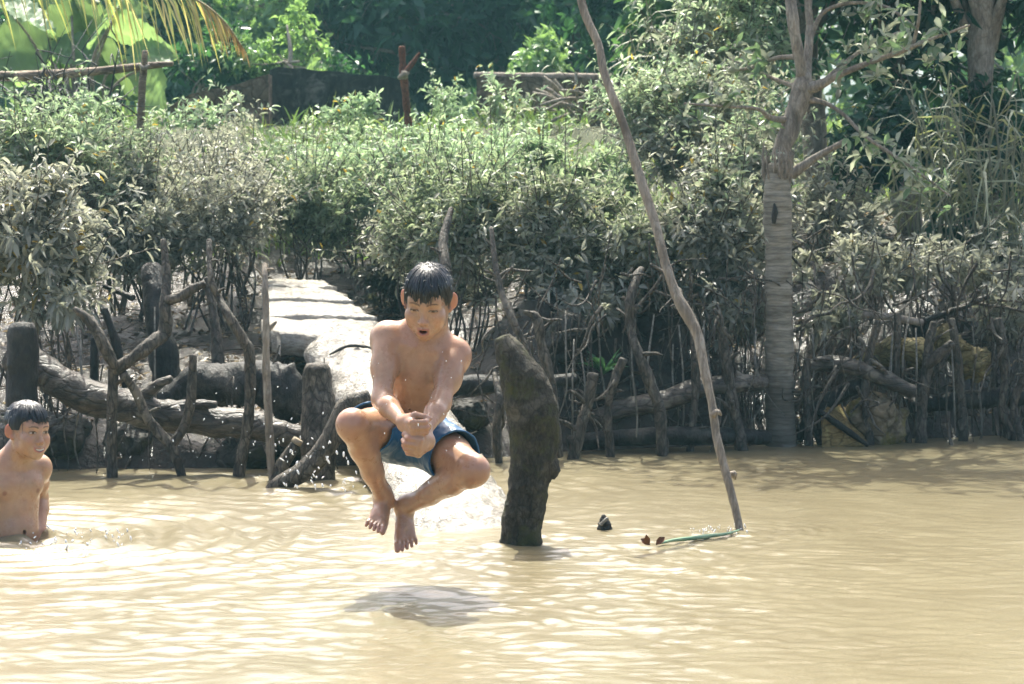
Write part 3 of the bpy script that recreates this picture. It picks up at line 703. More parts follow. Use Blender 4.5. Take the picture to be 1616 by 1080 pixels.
    m = wood_mat("split_yellow_wood", (.13, .095, .035), (.34, .29, .13), .8, 16, (.4, 1, 1), .9)
    W("log_end", [(1345, 578, 12.75, 12), (1390, 562, 12.7, 20), (1430, 556, 12.65, 26), (1460, 560, 12.6, 25)], m, "split log with a broad pale yellow end under the bar", "log", .2, 18, 9, 45)
    W("log_end", [(1480, 530, 12.8, 16), (1510, 555, 12.75, 22), (1535, 575, 12.7, 24), (1550, 590, 12.7, 16)], m, "splintered yellowish log end pointing down right", "log", .35, 20, 14, 46)
    W("fallen_log", [(1470, 545, 12.95, 9), (1520, 535, 12.95, 10), (1575, 528, 12.95, 10), (1640, 522, 12.95, 9)], LOGWOOD, "thin brown log leading right behind the splintered log end", "log", .14, 14, 9, 47)
    W("fallen_log", [(1440, 640, 12.75, 14), (1520, 632, 12.75, 15), (1640, 625, 12.8, 15)], DARKWOOD, "black horizontal log deep behind the right hand stems", "log", .14, 14, 9, 48)
build_bank_wood()

# ---- roots and twigs hanging out of the mud face
def build_root_tangle():
    rng = np.random.default_rng(17); G = Geo()
    for k in range(620):
        x = rng.uniform(-2.6, 3.2); right = x > -.1
        if not right and rng.uniform() < .65: continue
        d = rng.uniform(-.05, .5) if right else rng.uniform(.0, .6); y = float(shore(x)) + d - .08
        z = rng.uniform(.15, .95) if right else rng.uniform(.05, .45)
        p = np.array([x, y, z]); pts = [p]; v = np.array([rng.normal(0, .6), rng.normal(-.1, .2), -rng.uniform(.2, 1.0)])
        L = rng.uniform(.12, .45); hang = rng.uniform() < .45
        if hang: v = np.array([rng.normal(0, .12), 0, -1.0]); L = rng.uniform(.25, .6); z = p[2] = z + .15
        for _ in range(4):
            v = v + rng.normal(0, .15 if hang else .45, 3); p = p + nrm(v) * L / 4; p = np.array([p[0], p[1], max(p[2], -.05)]); pts.append(p)
        r = rng.uniform(.0025, .006) if hang else rng.uniform(.003, .011)
        G.add(*tube(pts, [r, r * .9, r * .8, r * .6, r * .3], 6, 5, .15, 20, k))
    o = G.obj("root_tangle", BARK); tag(o, "tangle of thin dark roots hanging out of the mud face", None, None, "stuff"); o["category"] = "roots"
build_root_tangle()

# ---- rocks
def rock(name, px, py, Y, hw, hh, mat, label, seed, yaw=0, dep=1.0):
    s = Y / F_PX; c = at(px, py, Y)
    F = Field(c - np.array([hw, hw, hh]) * s * 1.6, c + np.array([hw, hw, hh]) * s * 1.6, max(hw, hh) * s / 22)
    rng = np.random.default_rng(seed)
    for k in range(5):
        o = rng.uniform(-.42, .42, 3) * np.array([hw, hw * dep, hh]) * s
        F.ell(c + o, np.array([hw, hw * dep, hh]) * s * rng.uniform(.5, .8, 3), None, hw * s * .25)
    V, Q = F.mesh(); V = V + .18 * hw * s * fbm(V * (1.6 / (hw * s)), 4, seed)[:, None] * nrm(V - c)
    o = Geo().add(V, [Q]).obj(name, mat, None, c - np.array([0, 0, hh * s])); tag(o, label, "rock")
def build_rocks():
    tan = wood_mat("tan_rock", (.15, .115, .07), (.34, .275, .18), .85, 7, (1, 1, 1), .8, .3, (.17, .14, .03))
    dark = wood_mat("dark_rock", (.025, .024, .020), (.085, .078, .062), .7, 9, (1, 1, 1), .9, .4, (.05, .055, .02))
    rock("boulder", 1385, 666, 12.5, 46, 48, tan, "tan rounded boulder with yellow lichen at the right waterline", 3)
    rock("rock", 895, 545, 12.3, 36, 50, dark, "tall dark rock on the bank behind the mossy stump's shoulder", 4)
    rock("rock", 850, 660, 11.9, 20, 30, dark, "small mossy rock low behind the mossy stump", 5)
    rock("rock", 735, 655, 11.9, 40, 28, dark, "dark rock wedged at the right of the pale fallen trunk", 6)
    rock("rock", 470, 705, 11.3, 30, 26, dark, "wet dark rock between the black log and the grey post", 7)
    rock("rock", 235, 700, 11.5, 70, 40, dark, "broad black rock in the shadow under the long grey log", 8)
    rock("rock", 80, 700, 11.4, 60, 50, dark, "black rock under the log right behind the standing boy", 9)
    rock("rock", 385, 720, 11.4, 60, 36, dark, "black rock in the shadow under the log below the bent stem", 10)
    # tilted plank; the yellow light on it is put into its base colour
    m = wood_mat("yellow_lit_plank", (.20, .13, .045), (.46, .33, .13), .75, 20, (.4, 1, 1), .6)
    Y = 12.3; a, b, c, d = at(1296, 652, Y), at(1362, 704, Y), at(1362, 735, Y), at(1298, 735, Y)
    n = np.array([.1, .25, .05]); fr = np.array([a, b, c, d]); Vv = np.vstack([fr, fr + n])
    Fq = [[0, 1, 2, 3], [7, 6, 5, 4], [0, 4, 5, 1], [1, 5, 6, 2], [2, 6, 7, 3], [3, 7, 4, 0]]
    o = Geo().add(Vv, [np.array(Fq)]).obj("plank", m, None, d, False); tag(o, "yellow-lit plank with a slanting top stuck at the water's edge by the boulder", "plank")
    V, Fc = tube([a + [-.01, -.02, .01], (a + b) / 2 + [0, -.02, .012], b + [.02, -.02, .006]], [.014, .018, .012], 10, 4, .2, 20, 1)
    Geo().add(V, Fc).obj("edge_batten", DARKWOOD, o)
build_rocks()

# ---- ruined walls and things on the bank top
def wall_prism(name, outline, Y, thick, mat, label, yaw=0.0, cat="wall"):
    """outline: top edge pixels left to right; foot follows the ground"""
    top = np.array([at(x, y, Y + yaw * (x - outline[0][0])) for x, y in outline])
    dens = [top[0]]
    for i in range(len(top) - 1):
        n = max(2, int(np.linalg.norm(top[i+1] - top[i]) / .05)); dens += [top[i] + (top[i+1] - top[i]) * t for t in np.linspace(0, 1, n + 1)[1:]]
    T = np.array(dens); T[:, 2] += .015 * fbm(T * 7, 3, 2)
    n = len(T); nv = 8
    V = []
    for y_off in (0, thick):
        for k in range(nv):
            t = k / (nv - 1); zb = ground_z(T[:, 0], T[:, 1]) - .3
            row = T.copy(); row[:, 1] += y_off; row[:, 2] = T[:, 2] * (1 - t) + zb * t
            row[:, 1] += .012 * fbm(row * 5, 3, 7) * (1 if y_off == 0 else 0); V.append(row)
    V = np.vstack(V); F = []
    for s in (0, 1):
        b = s * nv * n
        i, j = np.meshgrid(np.arange(nv - 1), np.arange(n - 1), indexing='ij'); q = b + i * n + j
        f = np.stack([q, q + n, q + n + 1, q + 1], -1).reshape(-1, 4); F.append(f if s == 0 else f[:, ::-1])
    j = np.arange(n - 1); o2 = nv * n
    F.append(np.stack([j, j + 1, o2 + j + 1, o2 + j], -1))
    for e in (0, n - 1):
        i = np.arange(nv - 1); f = np.stack([i * n + e, o2 + i * n + e, o2 + (i + 1) * n + e, (i + 1) * n + e], -1); F.append(f if e == 0 else f[:, ::-1])
    c = T[n // 2].copy(); c[2] = ground_z(c[0], c[1])
    o = Geo().add(V, F).obj(name, mat, None, c, False); tag(o, label, cat)
    return o
def build_walls():
    con = wood_mat("mossy_concrete", (.014, .015, .014), (.07, .066, .058), .9, 5, (1, 1, .7), .5, .3, None, .012, (.20, .18, .15), .4)
    brn = wood_mat("brown_earth_wall", (.10, .065, .045), (.25, .18, .13), .9, 6, (1, 1, 1), .6, .3)
    wall_prism("ruined_wall", [(425, 112), (440, 106), (500, 110), (560, 116), (604, 120), (640, 128)], 21.5, .25, con, "dark moss stained concrete wall with a pale worn patch, left of the rusty post")
    wall_prism("ruined_wall", [(268, 168), (300, 150), (345, 138), (385, 128), (424, 118)], 21.0, .3, brn, "low brown earthen wall sloping down to the left")
    o = wall_prism("ruined_wall", [(752, 120), (800, 121), (860, 122), (945, 124), (1010, 126)], 22.0, .22, brn, "dark brown ruined wall with a sunlit top edge behind the crooked pole")
    T = [at(x, y, 22.1) for x, y in ((750, 119), (800, 120), (860, 121), (950, 122))]
    V, Fc = tube(T, [.034] * 4, 8, 8, .2, 9, 3, .6); Geo().add(V, Fc).obj("lit_edge_strip", TREEBARK, o)  # added pale strip standing in for light along the wall top
    rust = wood_mat("rusty_iron", (.10, .030, .015), (.26, .10, .05), .85, 30, (1, 1, .4), .5)
    o = wood("rusty_post", [(647, 225, 18.5, 7), (642, 170, 18.5, 6), (637, 120, 18.5, 6), (634, 75, 18.5, 5)], rust, "rusty brown post with a knot of rope standing on the grassy bank", "post", .12, 10, 12, 3)
    branch(o, "arm", [(636, 118, 18.4, 4), (648, 104, 18.4, 4), (662, 84, 18.4, 2)], rust)
    V, Fc = tube([at(630, 124, 18.4), at(637, 118, 18.38), at(645, 115, 18.4)], [.015, .034, .014], 10, 5, .35, 26, 6); Geo().add(V, Fc).obj("rope_knot", TREEBARK, o)
    # rubbish heap of sticks by the wall
    rng = np.random.default_rng(8)
    for k in range(16):
        x, y = rng.uniform(850, 945), rng.uniform(135, 190); a = rng.normal(.25, .5); L = rng.uniform(30, 70); Y = rng.uniform(20.3, 21.0)
        pale = k % 3 == 0
        o = wood("dead_branch", [(x - L/2*math.cos(a), y - L/2*math.sin(a), Y, 2.5), (x, y - 3, Y, 3), (x + L/2*math.cos(a), y + L/2*math.sin(a), Y + .2, 1.5)], GREYWOOD if pale else TREEBARK,
             "pale dead branch in the stick heap before the brown ruined wall" if pale else "brown dead branch in the stick heap before the brown ruined wall", "branch", .2, 6, 14, k, "dead branches heaped by the brown wall")
    # bamboo rail and stake at the upper left
    bam = wood_mat("old_bamboo", (.13, .085, .05), (.33, .245, .16), .7, 20, (.2, 1, 1), .3)
    o = wood("bamboo_rail", [(-40, 121, 17.5, 8), (60, 119, 17.5, 8), (150, 113, 17.5, 7), (235, 104, 17.5, 6), (272, 101, 17.5, 4)], bam, "long horizontal bamboo rail under the big leaves at upper left", "rail", .06, 12, 8, 4)
    o = wood("fence_stake", [(222, 262, 17.4, 6), (222, 200, 17.4, 6), (225, 130, 17.4, 6), (229, 82, 17.4, 5)], bam, "brown upright stake crossing the bamboo rail", "stake", .1, 10, 10, 5)
    V, Fc = tube([at(220, 102, 17.35), at(227, 108, 17.33), at(235, 103, 17.35)], [.012, .016, .012], 8, 4, .2, 30, 6); Geo().add(V, Fc).obj("binding", TREEBARK, o)
build_walls()
# ------------------------------------------------------------------ people
def skin_material():
    m, nt, b = new_mat("skin")
    a = node(nt, "ShaderNodeAttribute", attribute_name="Col")
    f = noise_fac(nt, 60, 4, 0.6)
    c = mixc(nt, ramp(nt, f, [(0.35, (0, 0, 0)), (0.70, (0.30, 0.30, 0.30))]), a.outputs["Color"], (0.36, 0.15, 0.085))
    nt.links.new(c, b.inputs["Base Color"])
    b.inputs["Roughness"].default_value = 0.36
    b.inputs["Specular IOR Level"].default_value = 0.45
    b.inputs["Subsurface Weight"].default_value = 0.18
    b.inputs["Subsurface Radius"].default_value = (0.9, 0.32, 0.14)
    b.inputs["Subsurface Scale"].default_value = 0.012
    b.inputs["Coat Weight"].default_value = 0.5
    b.inputs["Coat Roughness"].default_value = 0.16
    rr = node(nt, "ShaderNodeMapRange"); rr.inputs[1].default_value = .35; rr.inputs[2].default_value = .65; rr.inputs[3].default_value = .20; rr.inputs[4].default_value = .58
    nt.links.new(noise_fac(nt, 22, 5, .65), rr.inputs[0]); nt.links.new(rr.outputs[0], b.inputs["Roughness"])
    f2 = noise_fac(nt, 210, 3, 0.6); f3 = noise_fac(nt, 46, 5, 0.6)
    ch = bump(nt, b, f2, 0.2, 0.003); bump(nt, b, f3, .25, .004, ch)
    return m
def hair_material():
    m, nt, b = new_mat("wet_black_hair")
    b.inputs["Base Color"].default_value = (0.012, 0.013, 0.016, 1)
    b.inputs["Roughness"].default_value = 0.38
    b.inputs["Specular IOR Level"].default_value = 0.6
    f = noise_fac(nt, 90, 4, 0.6, (1, 1, 0.12))
    bump(nt, b, f, 0.5, 0.004)
    return m
MAT_SKIN = skin_material()
MAT_HAIR = hair_material()
SKIN = np.array([0.47, 0.275, 0.167])

def basis(yaw, pitch, roll):
    """rows: image-right x, face-forward f, up u, for a head that would face the camera (-Y) at yaw 0"""
    x, f, u = np.array([1.0, 0, 0]), np.array([0, -1.0, 0]), np.array([0, 0, 1.0])
    c, s = math.cos(roll), math.sin(roll); x, u = c * x - s * u, s * x + c * u      # + roll: image-right side lower
    c, s = math.cos(pitch), math.sin(pitch); f, u = c * f - s * u, s * f + c * u    # + pitch: looking down
    R = np.array([[math.cos(yaw), -math.sin(yaw), 0], [math.sin(yaw), math.cos(yaw), 0], [0, 0, 1.0]])  # + yaw: towards image right
    return np.stack([R @ x, R @ f, R @ u])

class Head:
    def __init__(self, o, B, s=1.0, mouth='open', eye='down'):
        self.o, self.B, self.s, self.mouth, self.eye = np.asarray(o, float), B, s, mouth, eye
    def w(self, p): return self.o + self.s * (np.asarray(p, float) @ self.B)
    def loc(self, P): return ((P - self.o) @ self.B.T) / self.s
    def build(self, F):
        s, B = self.s, self.B
        def E(c, r, k=0.012, op='add', M=None): F.ell(self.w(c), np.array(r) * s, B if M is None else M @ B, k * s, op)
        def C(a, b, ra, rb, k=0.01, op='add'): F.cone(self.w(a), self.w(b), ra * s, rb * s, k * s, op)
        E((0, -.018, .036), (.070, .088, .072), .02)
        E((0, .030, -.012), (.057, .056, .078), .03)
        E((0, .032, -.062), (.038, .046, .036), .03)
        for q in (-1, 1):
            C((q * .052, -.006, -.030), (q * .042, .012, -.060), .012, .010, .03)
            C((q * .042, .012, -.060), (q * .010, .067, -.089), .010, .011, .03)
            E((q * .042, .058, -.026), (.021, .020, .017), .028)                # cheekbone
            E((q * .034, .052, -.052), (.020, .020, .022), .03)                 # cheek
            C((q * .010, .080, .019), (q * .040, .068, .021), .007, .008, .022)  # brow
        E((0, .057, .040), (.046, .022, .032), .03)                             # forehead
        E((0, .069, -.090), (.017, .013, .013), .02)                            # chin
        for q in (-1, 1):
            E((q * .0305, .094, .001), (.017, .014, .0105), .014, 'sub')
            E((q * .0305, .0705, .001), (.0150, .0125, .0125), .004)            # eyeball under its lids
            if self.eye == 'down':
                C((q * .018, .0805, -.0035), (q * .043, .0765, -.0030), .0032, .0028, .004)
            else:
                C((q * .0175, .0805, .0045), (q * .0305, .0825, .0085), .0024, .0028, .004)
                C((q * .0305, .0825, .0085), (q * .0440, .0765, .0040), .0028, .0022, .004)
                C((q * .020, .0805, -.0070), (q * .042, .0775, -.0070), .0024, .0022, .004)
        C((0, .080, .010), (0, .099, -.031), .0068, .0085, .016)
        E((0, .1015, -.0355), (.0100, .0098, .0085), .008)
        for q in (-1, 1):
            E((q * .0118, .0925, -.0385), (.0068, .0095, .0068), .006)
            E((q * .0065, .0985, -.0445), (.0032, .0045, .0022), .002, 'sub')
        E((0, .078, -.066), (.028, .016, .021), .016)                           # muzzle
        if self.mouth == 'open':
            C((-.0175, .086, -.0640), (0, .0945, -.0600), .0045, .0062, .005); C((0, .0945, -.0600), (.0175, .086, -.0640), .0062, .0045, .005)
            C((-.0155, .085, -.0745), (0, .0925, -.0785), .0048, .0068, .005); C((0, .0925, -.0785), (.0155, .085, -.0745), .0068, .0048, .005)
            E((0, .095, -.0690), (.0125, .016, .0060), .003, 'sub')
        else:
            C((-.0285, .078, -.0575), (0, .0945, -.0615), .0030, .0046, .005); C((0, .0945, -.0615), (.0285, .078, -.0575), .0046, .0030, .005)
            C((-.0245, .079, -.0650), (0, .0915, -.0775), .0034, .0056, .005); C((0, .0915, -.0775), (.0245, .079, -.0650), .0056, .0034, .005)
            E((0, .099, -.0680), (.0210, .0115, .0046), .002, 'sub')
            for q in (-1, 1):
                E((q * .038, .062, -.042), (.014, .013, .014), .02)             # smiling cheeks
        # ears
        for q in (-1, 1):
            ca, sa = math.cos(q * .8), math.sin(q * .8)
            M = np.array([[ca, sa, 0], [-sa, ca, 0], [0, 0, 1.0]])
            E((q * .0800, -.012, .001), (.0055, .0185, .0295), .006, 'add', M)
            E((q * .0720, -.002, -.026), (.0060, .0075, .0085), .008)
            E((q * .0845, -.003, .002), (.0045, .0105, .0185), .004, 'sub', M)
    def paint(self, V, c):
        q = self.loc(V); x, y, z = q.T; ax = np.abs(x)
        m = (np.linalg.norm(q, axis=1) < 0.16)
        def mix(w, col):
            w = (np.clip(w, 0, 1) * m)[:, None]
            c[:] = c * (1 - w) + np.array(col) * w
        fr = y > 0.045
        # redder cheeks and nose; ears painted red as if light shines through
        mix(smooth(.066, .078, ax) * (np.abs(z) < .045) * .75, (.55, .19, .10))
        mix(fr * np.exp(-((ax - .042) / .016) ** 2 - ((z + .036) / .018) ** 2) * .35, (.56, .23, .14))
        mix(fr * np.exp(-(x / .012) ** 2 - ((z + .037) / .010) ** 2) * .3, (.56, .23, .14))
        # eyebrows
        bz = .0205 + .0045 * np.sin(np.clip((ax - .012) / .036, 0, 1) * 3.0)
        wd = .0034 - .0018 * np.clip((ax - .012) / .036, 0, 1)
        mix(fr * smooth(.0085, .0125, ax) * (1 - smooth(.045, .050, ax)) * (1 - smooth(wd * .7, wd * 1.5, np.abs(z - bz))) * .82, (.045, .030, .024))
        # eyes
        ex = ax - .0305
        if self.eye == 'down':
            lz = -.0026 - .0012 * (1 - (ex / .0145) ** 2)
            mix(fr * (np.abs(ex) < .0145) * (1 - smooth(.0006, .0018, np.abs(z - lz))) * .7, (.08, .045, .035))
            mix(fr * (1 - smooth(.010, .020, np.hypot(ex, (z - .002) * 1.6))) * .25, (.30, .14, .085))
            uz = lz + .0052 * np.sqrt(np.clip(1 - (ex / .0148) ** 2, 0, 1))                 # half-open lids, gaze down
            gap = fr * (np.abs(ex) < .0138) * (z > lz) * (z < uz)
            mix(gap * .9, (.36, .29, .25)); mix(gap * (1 - smooth(.0048, .0064, np.abs(ex))), (.018, .012, .010))
            mix(fr * (np.abs(ex) < .0150) * (1 - smooth(.0012, .0026, np.abs(z - uz))) * .95, (.016, .012, .010))
        else:
            gz = .0006
            op = .0050 * np.sqrt(np.clip(1 - (ex / .0145) ** 2, 0, 1))
            ins = fr * (np.abs(ex) < .0142) * (1 - smooth(op * .75, op * 1.1 + 1e-4, np.abs(z - gz)))
            mix(ins, (.46, .42, .39))
            gx = x - np.sign(x) * .0305 - .0015
            mix(ins * (1 - smooth(.0056, .0070, np.hypot(gx, z - gz))), (.016, .010, .008))
            mix(fr * (np.abs(ex) < .0155) * (1 - smooth(.0010, .0026, np.abs(z - gz - op - .0006))) * .95, (.015, .011, .010))
            mix(fr * (np.abs(ex) < .0140) * (1 - smooth(.0008, .0020, np.abs(z - gz + op + .0006))) * .5, (.10, .05, .035))
        # nostrils, lips, mouth
        mix(fr * np.exp(-((ax - .0065) / .003) ** 2 - ((z + .0445) / .0024) ** 2) * .85, (.06, .025, .018))
        if self.mouth == 'open':
            up = -.0605 - .12 * ax; lo = -.0775 + .16 * ax
            lip = fr * (ax < .019) * (1 - smooth(.004, .0068, np.minimum(np.abs(z - up), np.abs(z - lo))))
            mix(lip * .8, (.40, .13, .10))
            mix(fr * (1 - smooth(.75, 1.1, np.hypot(x / .0135, (z + .069) / .0062))), (.05, .014, .012))
        else:
            mid = -.0690 + 11.0 * x * x
            lip = fr * (ax < .0265) * (1 - smooth(.0072, .0105, np.abs(z - mid + .0012)))
            mix(lip * .8, (.44, .15, .11))
            ins = fr * (1 - smooth(.8, 1.08, np.hypot(x / .0240, (z - mid) / .0056)))
            mix(ins, (.055, .018, .014))
            mix(fr * (1 - smooth(.8, 1.05, np.hypot(x / .0215, (z - mid - .0008) / .0040))), (.74, .70, .64))
    def hair(self, name, parent, seed, fringe, side, spikes):
        s = self.s
        F = Field(self.o - .17 * s, self.o + .17 * s, 0.0024)
        def fn(P):
            q = self.loc(P); x, y, z = q[..., 0], q[..., 1], q[..., 2]
            c = np.array([0, -.013, .036]); r = np.array([.0775, .1035, .0855])
            d = q - c
            k0 = np.linalg.norm(d / r, axis=-1); k1 = np.linalg.norm(d / (r * r), axis=-1)
            e = k0 * (k0 - 1) / np.maximum(k1, 1e-6)
            th = np.arctan2(x, y + .03); el = np.arctan2(z - .02, np.hypot(x, y + .02))
            n = fbm(np.stack([th * 9, el * 1.3, 0 * th], -1), 3, seed)
            n2 = fbm(q * 28, 2, seed + 5)
            e = e + .0032 * n + .003 * n2
            ax = np.abs(x)
            jag = .0045 * fbm(np.stack([x * 190, 0 * x, 0 * x], -1), 2, seed + 9)
            zf = fringe + .10 * ax + jag + .012 * smooth(.02, .05, ax) * 0
            zs = side + .5 * np.maximum(.02 - y, 0) * 0
            zb = -.062
            wfront = smooth(.028, .050, y); wback = smooth(-.012, -.045, y)
            zl = zf * wfront + (1 - wfront) * (zs * (1 - wback) + zb * wback)
            zl = np.where((y > .0) & (y < .05), zl + jag * .6, zl)
            return np.maximum(e, (zl - z) * .85) * s
        F.put(fn, self.o - .15 * s, self.o + .15 * s, 0.0)
        V, Q = F.mesh()
        G = Geo().add(relax(V, Q, 1, .4), [Q])
        rng = np.random.default_rng(seed)
        c = np.array([0, -.013, .036]); r = np.array([.0785, .1045, .0863])
        for i in range(spikes):                                  # damp locks from the crown over brow and temples
            a = rng.uniform(-1.25, 1.25)
            t0 = rng.uniform(.35, .8); pts = []
            endz = fringe - .002 + .10 * abs(math.sin(a)) * .07 - rng.uniform(-.006, .010)
            if abs(a) > .95: endz = side - rng.uniform(-.004, .012)
            for t in np.linspace(0, 1, 6):
                el = (1 - t) * (1.45 - .5 * t0)
                az = a + rng.normal(0, .025) + .08 * t
                n = np.array([math.sin(az) * math.cos(el), math.cos(az) * math.cos(el), math.sin(el)])
                p = c + n * r * (1.0 + .012 * math.sin(t * 3))
                p[2] = max(p[2], endz) if t < 1 else endz
                if t > .6: p[1] += .002
                pts.append(self.w(p))
            w = rng.uniform(.0016, .0036) * s
            V, Fc = tube(pts, [w * .7, w, w, w * .9, w * .6, w * .12], 5, 4, 0.1, 60, seed + i)
            G.add(V, Fc)
        for i in range(spikes * 2):                              # short stray hairs on the crown
            a = rng.uniform(-math.pi, math.pi); el = rng.uniform(.1, 1.45)
            n = np.array([math.sin(a) * math.cos(el), math.cos(a) * math.cos(el), math.sin(el)])
            p = c + n * r * .99
            tdir = np.array([n[0] * .6, n[1] * .6 + .35, -.15]) + n * rng.uniform(.0, .25) + rng.normal(0, .12, 3)
            e_ = p + nrm(tdir) * rng.uniform(.008, .018)
            V, Fc = sticks([self.w(p)], [self.w(e_)], .0009 * s, .0002 * s)
            G.add(V, Fc)
        return G.obj(name, MAT_HAIR, parent)

def fist(F, wrist, u, v, w, s=1.0):
    """closed hand: u wrist->knuckles, v index->little finger, w towards the palm side. returns finger tips"""
    u = nrm(u); v = nrm(v - u * np.dot(u, v)); w0 = np.cross(u, v); w = w0 if np.dot(w0, w) > 0 else -w0
    L = [.074, .078, .074, .066]; tips = []
    for i in range(4):
        o = (i - 1.5) * .0172
        M = wrist + s * (u * L[i] + v * o + w * .002)
        F.cone(wrist + s * v * o * .45, M, .0175 * s, .0118 * s, .012 * s)
        ln = [.040, .044, .041, .033][i]
        Pp = M + s * ln * (.42 * u + .90 * w); D = Pp + s * ln * .66 * (-.80 * u + .60 * w); T = D + s * ln * .5 * (-.93 * u - .36 * w)
        F.cone(M, Pp, .0108 * s, .0096 * s, .0035); F.cone(Pp, D, .0096 * s, .0086 * s, .003); F.cone(D, T, .0086 * s, .0076 * s, .003)
        F.ell(M + s * (-w * .004), np.array([.0088] * 3) * s, None, .008)
        tips.append((T, Pp, D))
    a = wrist + s * (u * .022 - v * .022 + w * .006); b = wrist + s * (u * .050 - v * .040 + w * .022)
    c = b + s * (u * .020 + w * .020 + v * .003); d = c + s * (-u * .002 + w * .020 + v * .010)
    F.cone(a, b, .0165 * s, .0120 * s, .012 * s); F.cone(b, c, .0118 * s, .0104 * s, .004); F.cone(c, d, .0104 * s, .0086 * s, .003)
    F.ell(wrist + s * (u * .045 + w * .012), np.array([.026, .026, .026]) * s, None, .015)
    return tips
def foot(F, ankle, f, up, s=1.0, mirror=1, spread=0.0):
    """bare foot: f heel->toe, up out of the instep, mirror=+1: big toe on the cross(f, up) side"""
    f = nrm(f); up = nrm(up - f * np.dot(f, up)); r = np.cross(f, up) * mirror
    P = lambda a, b, c: ankle + s * (f * a + r * b + up * c)
    F.cone(P(0, 0, .02), P(-.012, 0, -.028), .031 * s, .030 * s, .02)
    F.ell(P(-.030, -.002, -.038), np.array([.030, .027, .027]) * s, np.stack([f, r, up]), .02)      # heel
    F.cone(P(-.010, .002, -.018), P(.075, .010, -.040), .033 * s, .020 * s, .02)
    F.cone(P(-.010, -.004, -.030), P(.080, -.020, -.050), .028 * s, .015 * s, .02)
    F.cone(P(.06, .012, -.044), P(.118, .022, -.055), .022 * s, .0165 * s, .02)
    F.cone(P(.06, -.012, -.048), P(.100, -.026, -.058), .019 * s, .0125 * s, .02)
    F.ell(P(.105, .000, -.056), np.array([.026, .038, .012]) * s, np.stack([f, r, up]), .015)
    F.ell(P(.0, .030, -.002), np.array([.012, .010, .012]) * s, None, .012); F.ell(P(-.004, -.029, -.006), np.array([.012, .010, .012]) * s, None, .012)
    tips = []
    for i in range(5):
        b = .027 - .0148 * i; a = .124 - [0, -.001, .004, .011, .021][i]
        l = [.046, .041, .036, .031, .026][i]; rad = [.0125, .0086, .0082, .0078, .0074][i]
        sp = (b - .0) * spread
        m = P(a + l * .55, b + sp * .6 + (.004 if i == 0 else 0), -.048); t = P(a + l, b + sp, -.057)
        F.cone(P(a - .01, b, -.055), m, rad * s, rad * .95 * s, .006); F.cone(m, t, rad * .95 * s, rad * .88 * s, .002)
        tips.append(t)
    return tips

def finish_body(F, name, parent, heads, extra, it=2):
    V, Q = F.mesh(); V = relax(V, Q, it, .45)
    c = np.tile(SKIN, (len(V), 1))
    n = fbm(V * 14, 3, 3)[:, None]; n2 = fbm(V * 45, 3, 13)[:, None]
    c = c * (1 + .10 * n + .06 * n2) * (1 + np.array([.02, -.05, -.07]) * fbm(V * 9, 2, 23)[:, None])
    for H in heads: H.paint(V, c)
    extra(V, c)
    me = make_mesh(name, V - np.array(parent.location), [Q], MAT_SKIN, np.clip(c, 0, 1))
    return link(name, me, parent)
def spot(V, c, p, r, col, w=1.0):
    d = np.linalg.norm(V - np.asarray(p), axis=1)
    k = ((1 - smooth(r * .5, r, d)) * w)[:, None]
    c[:] = c * (1 - k) + np.array(col) * k

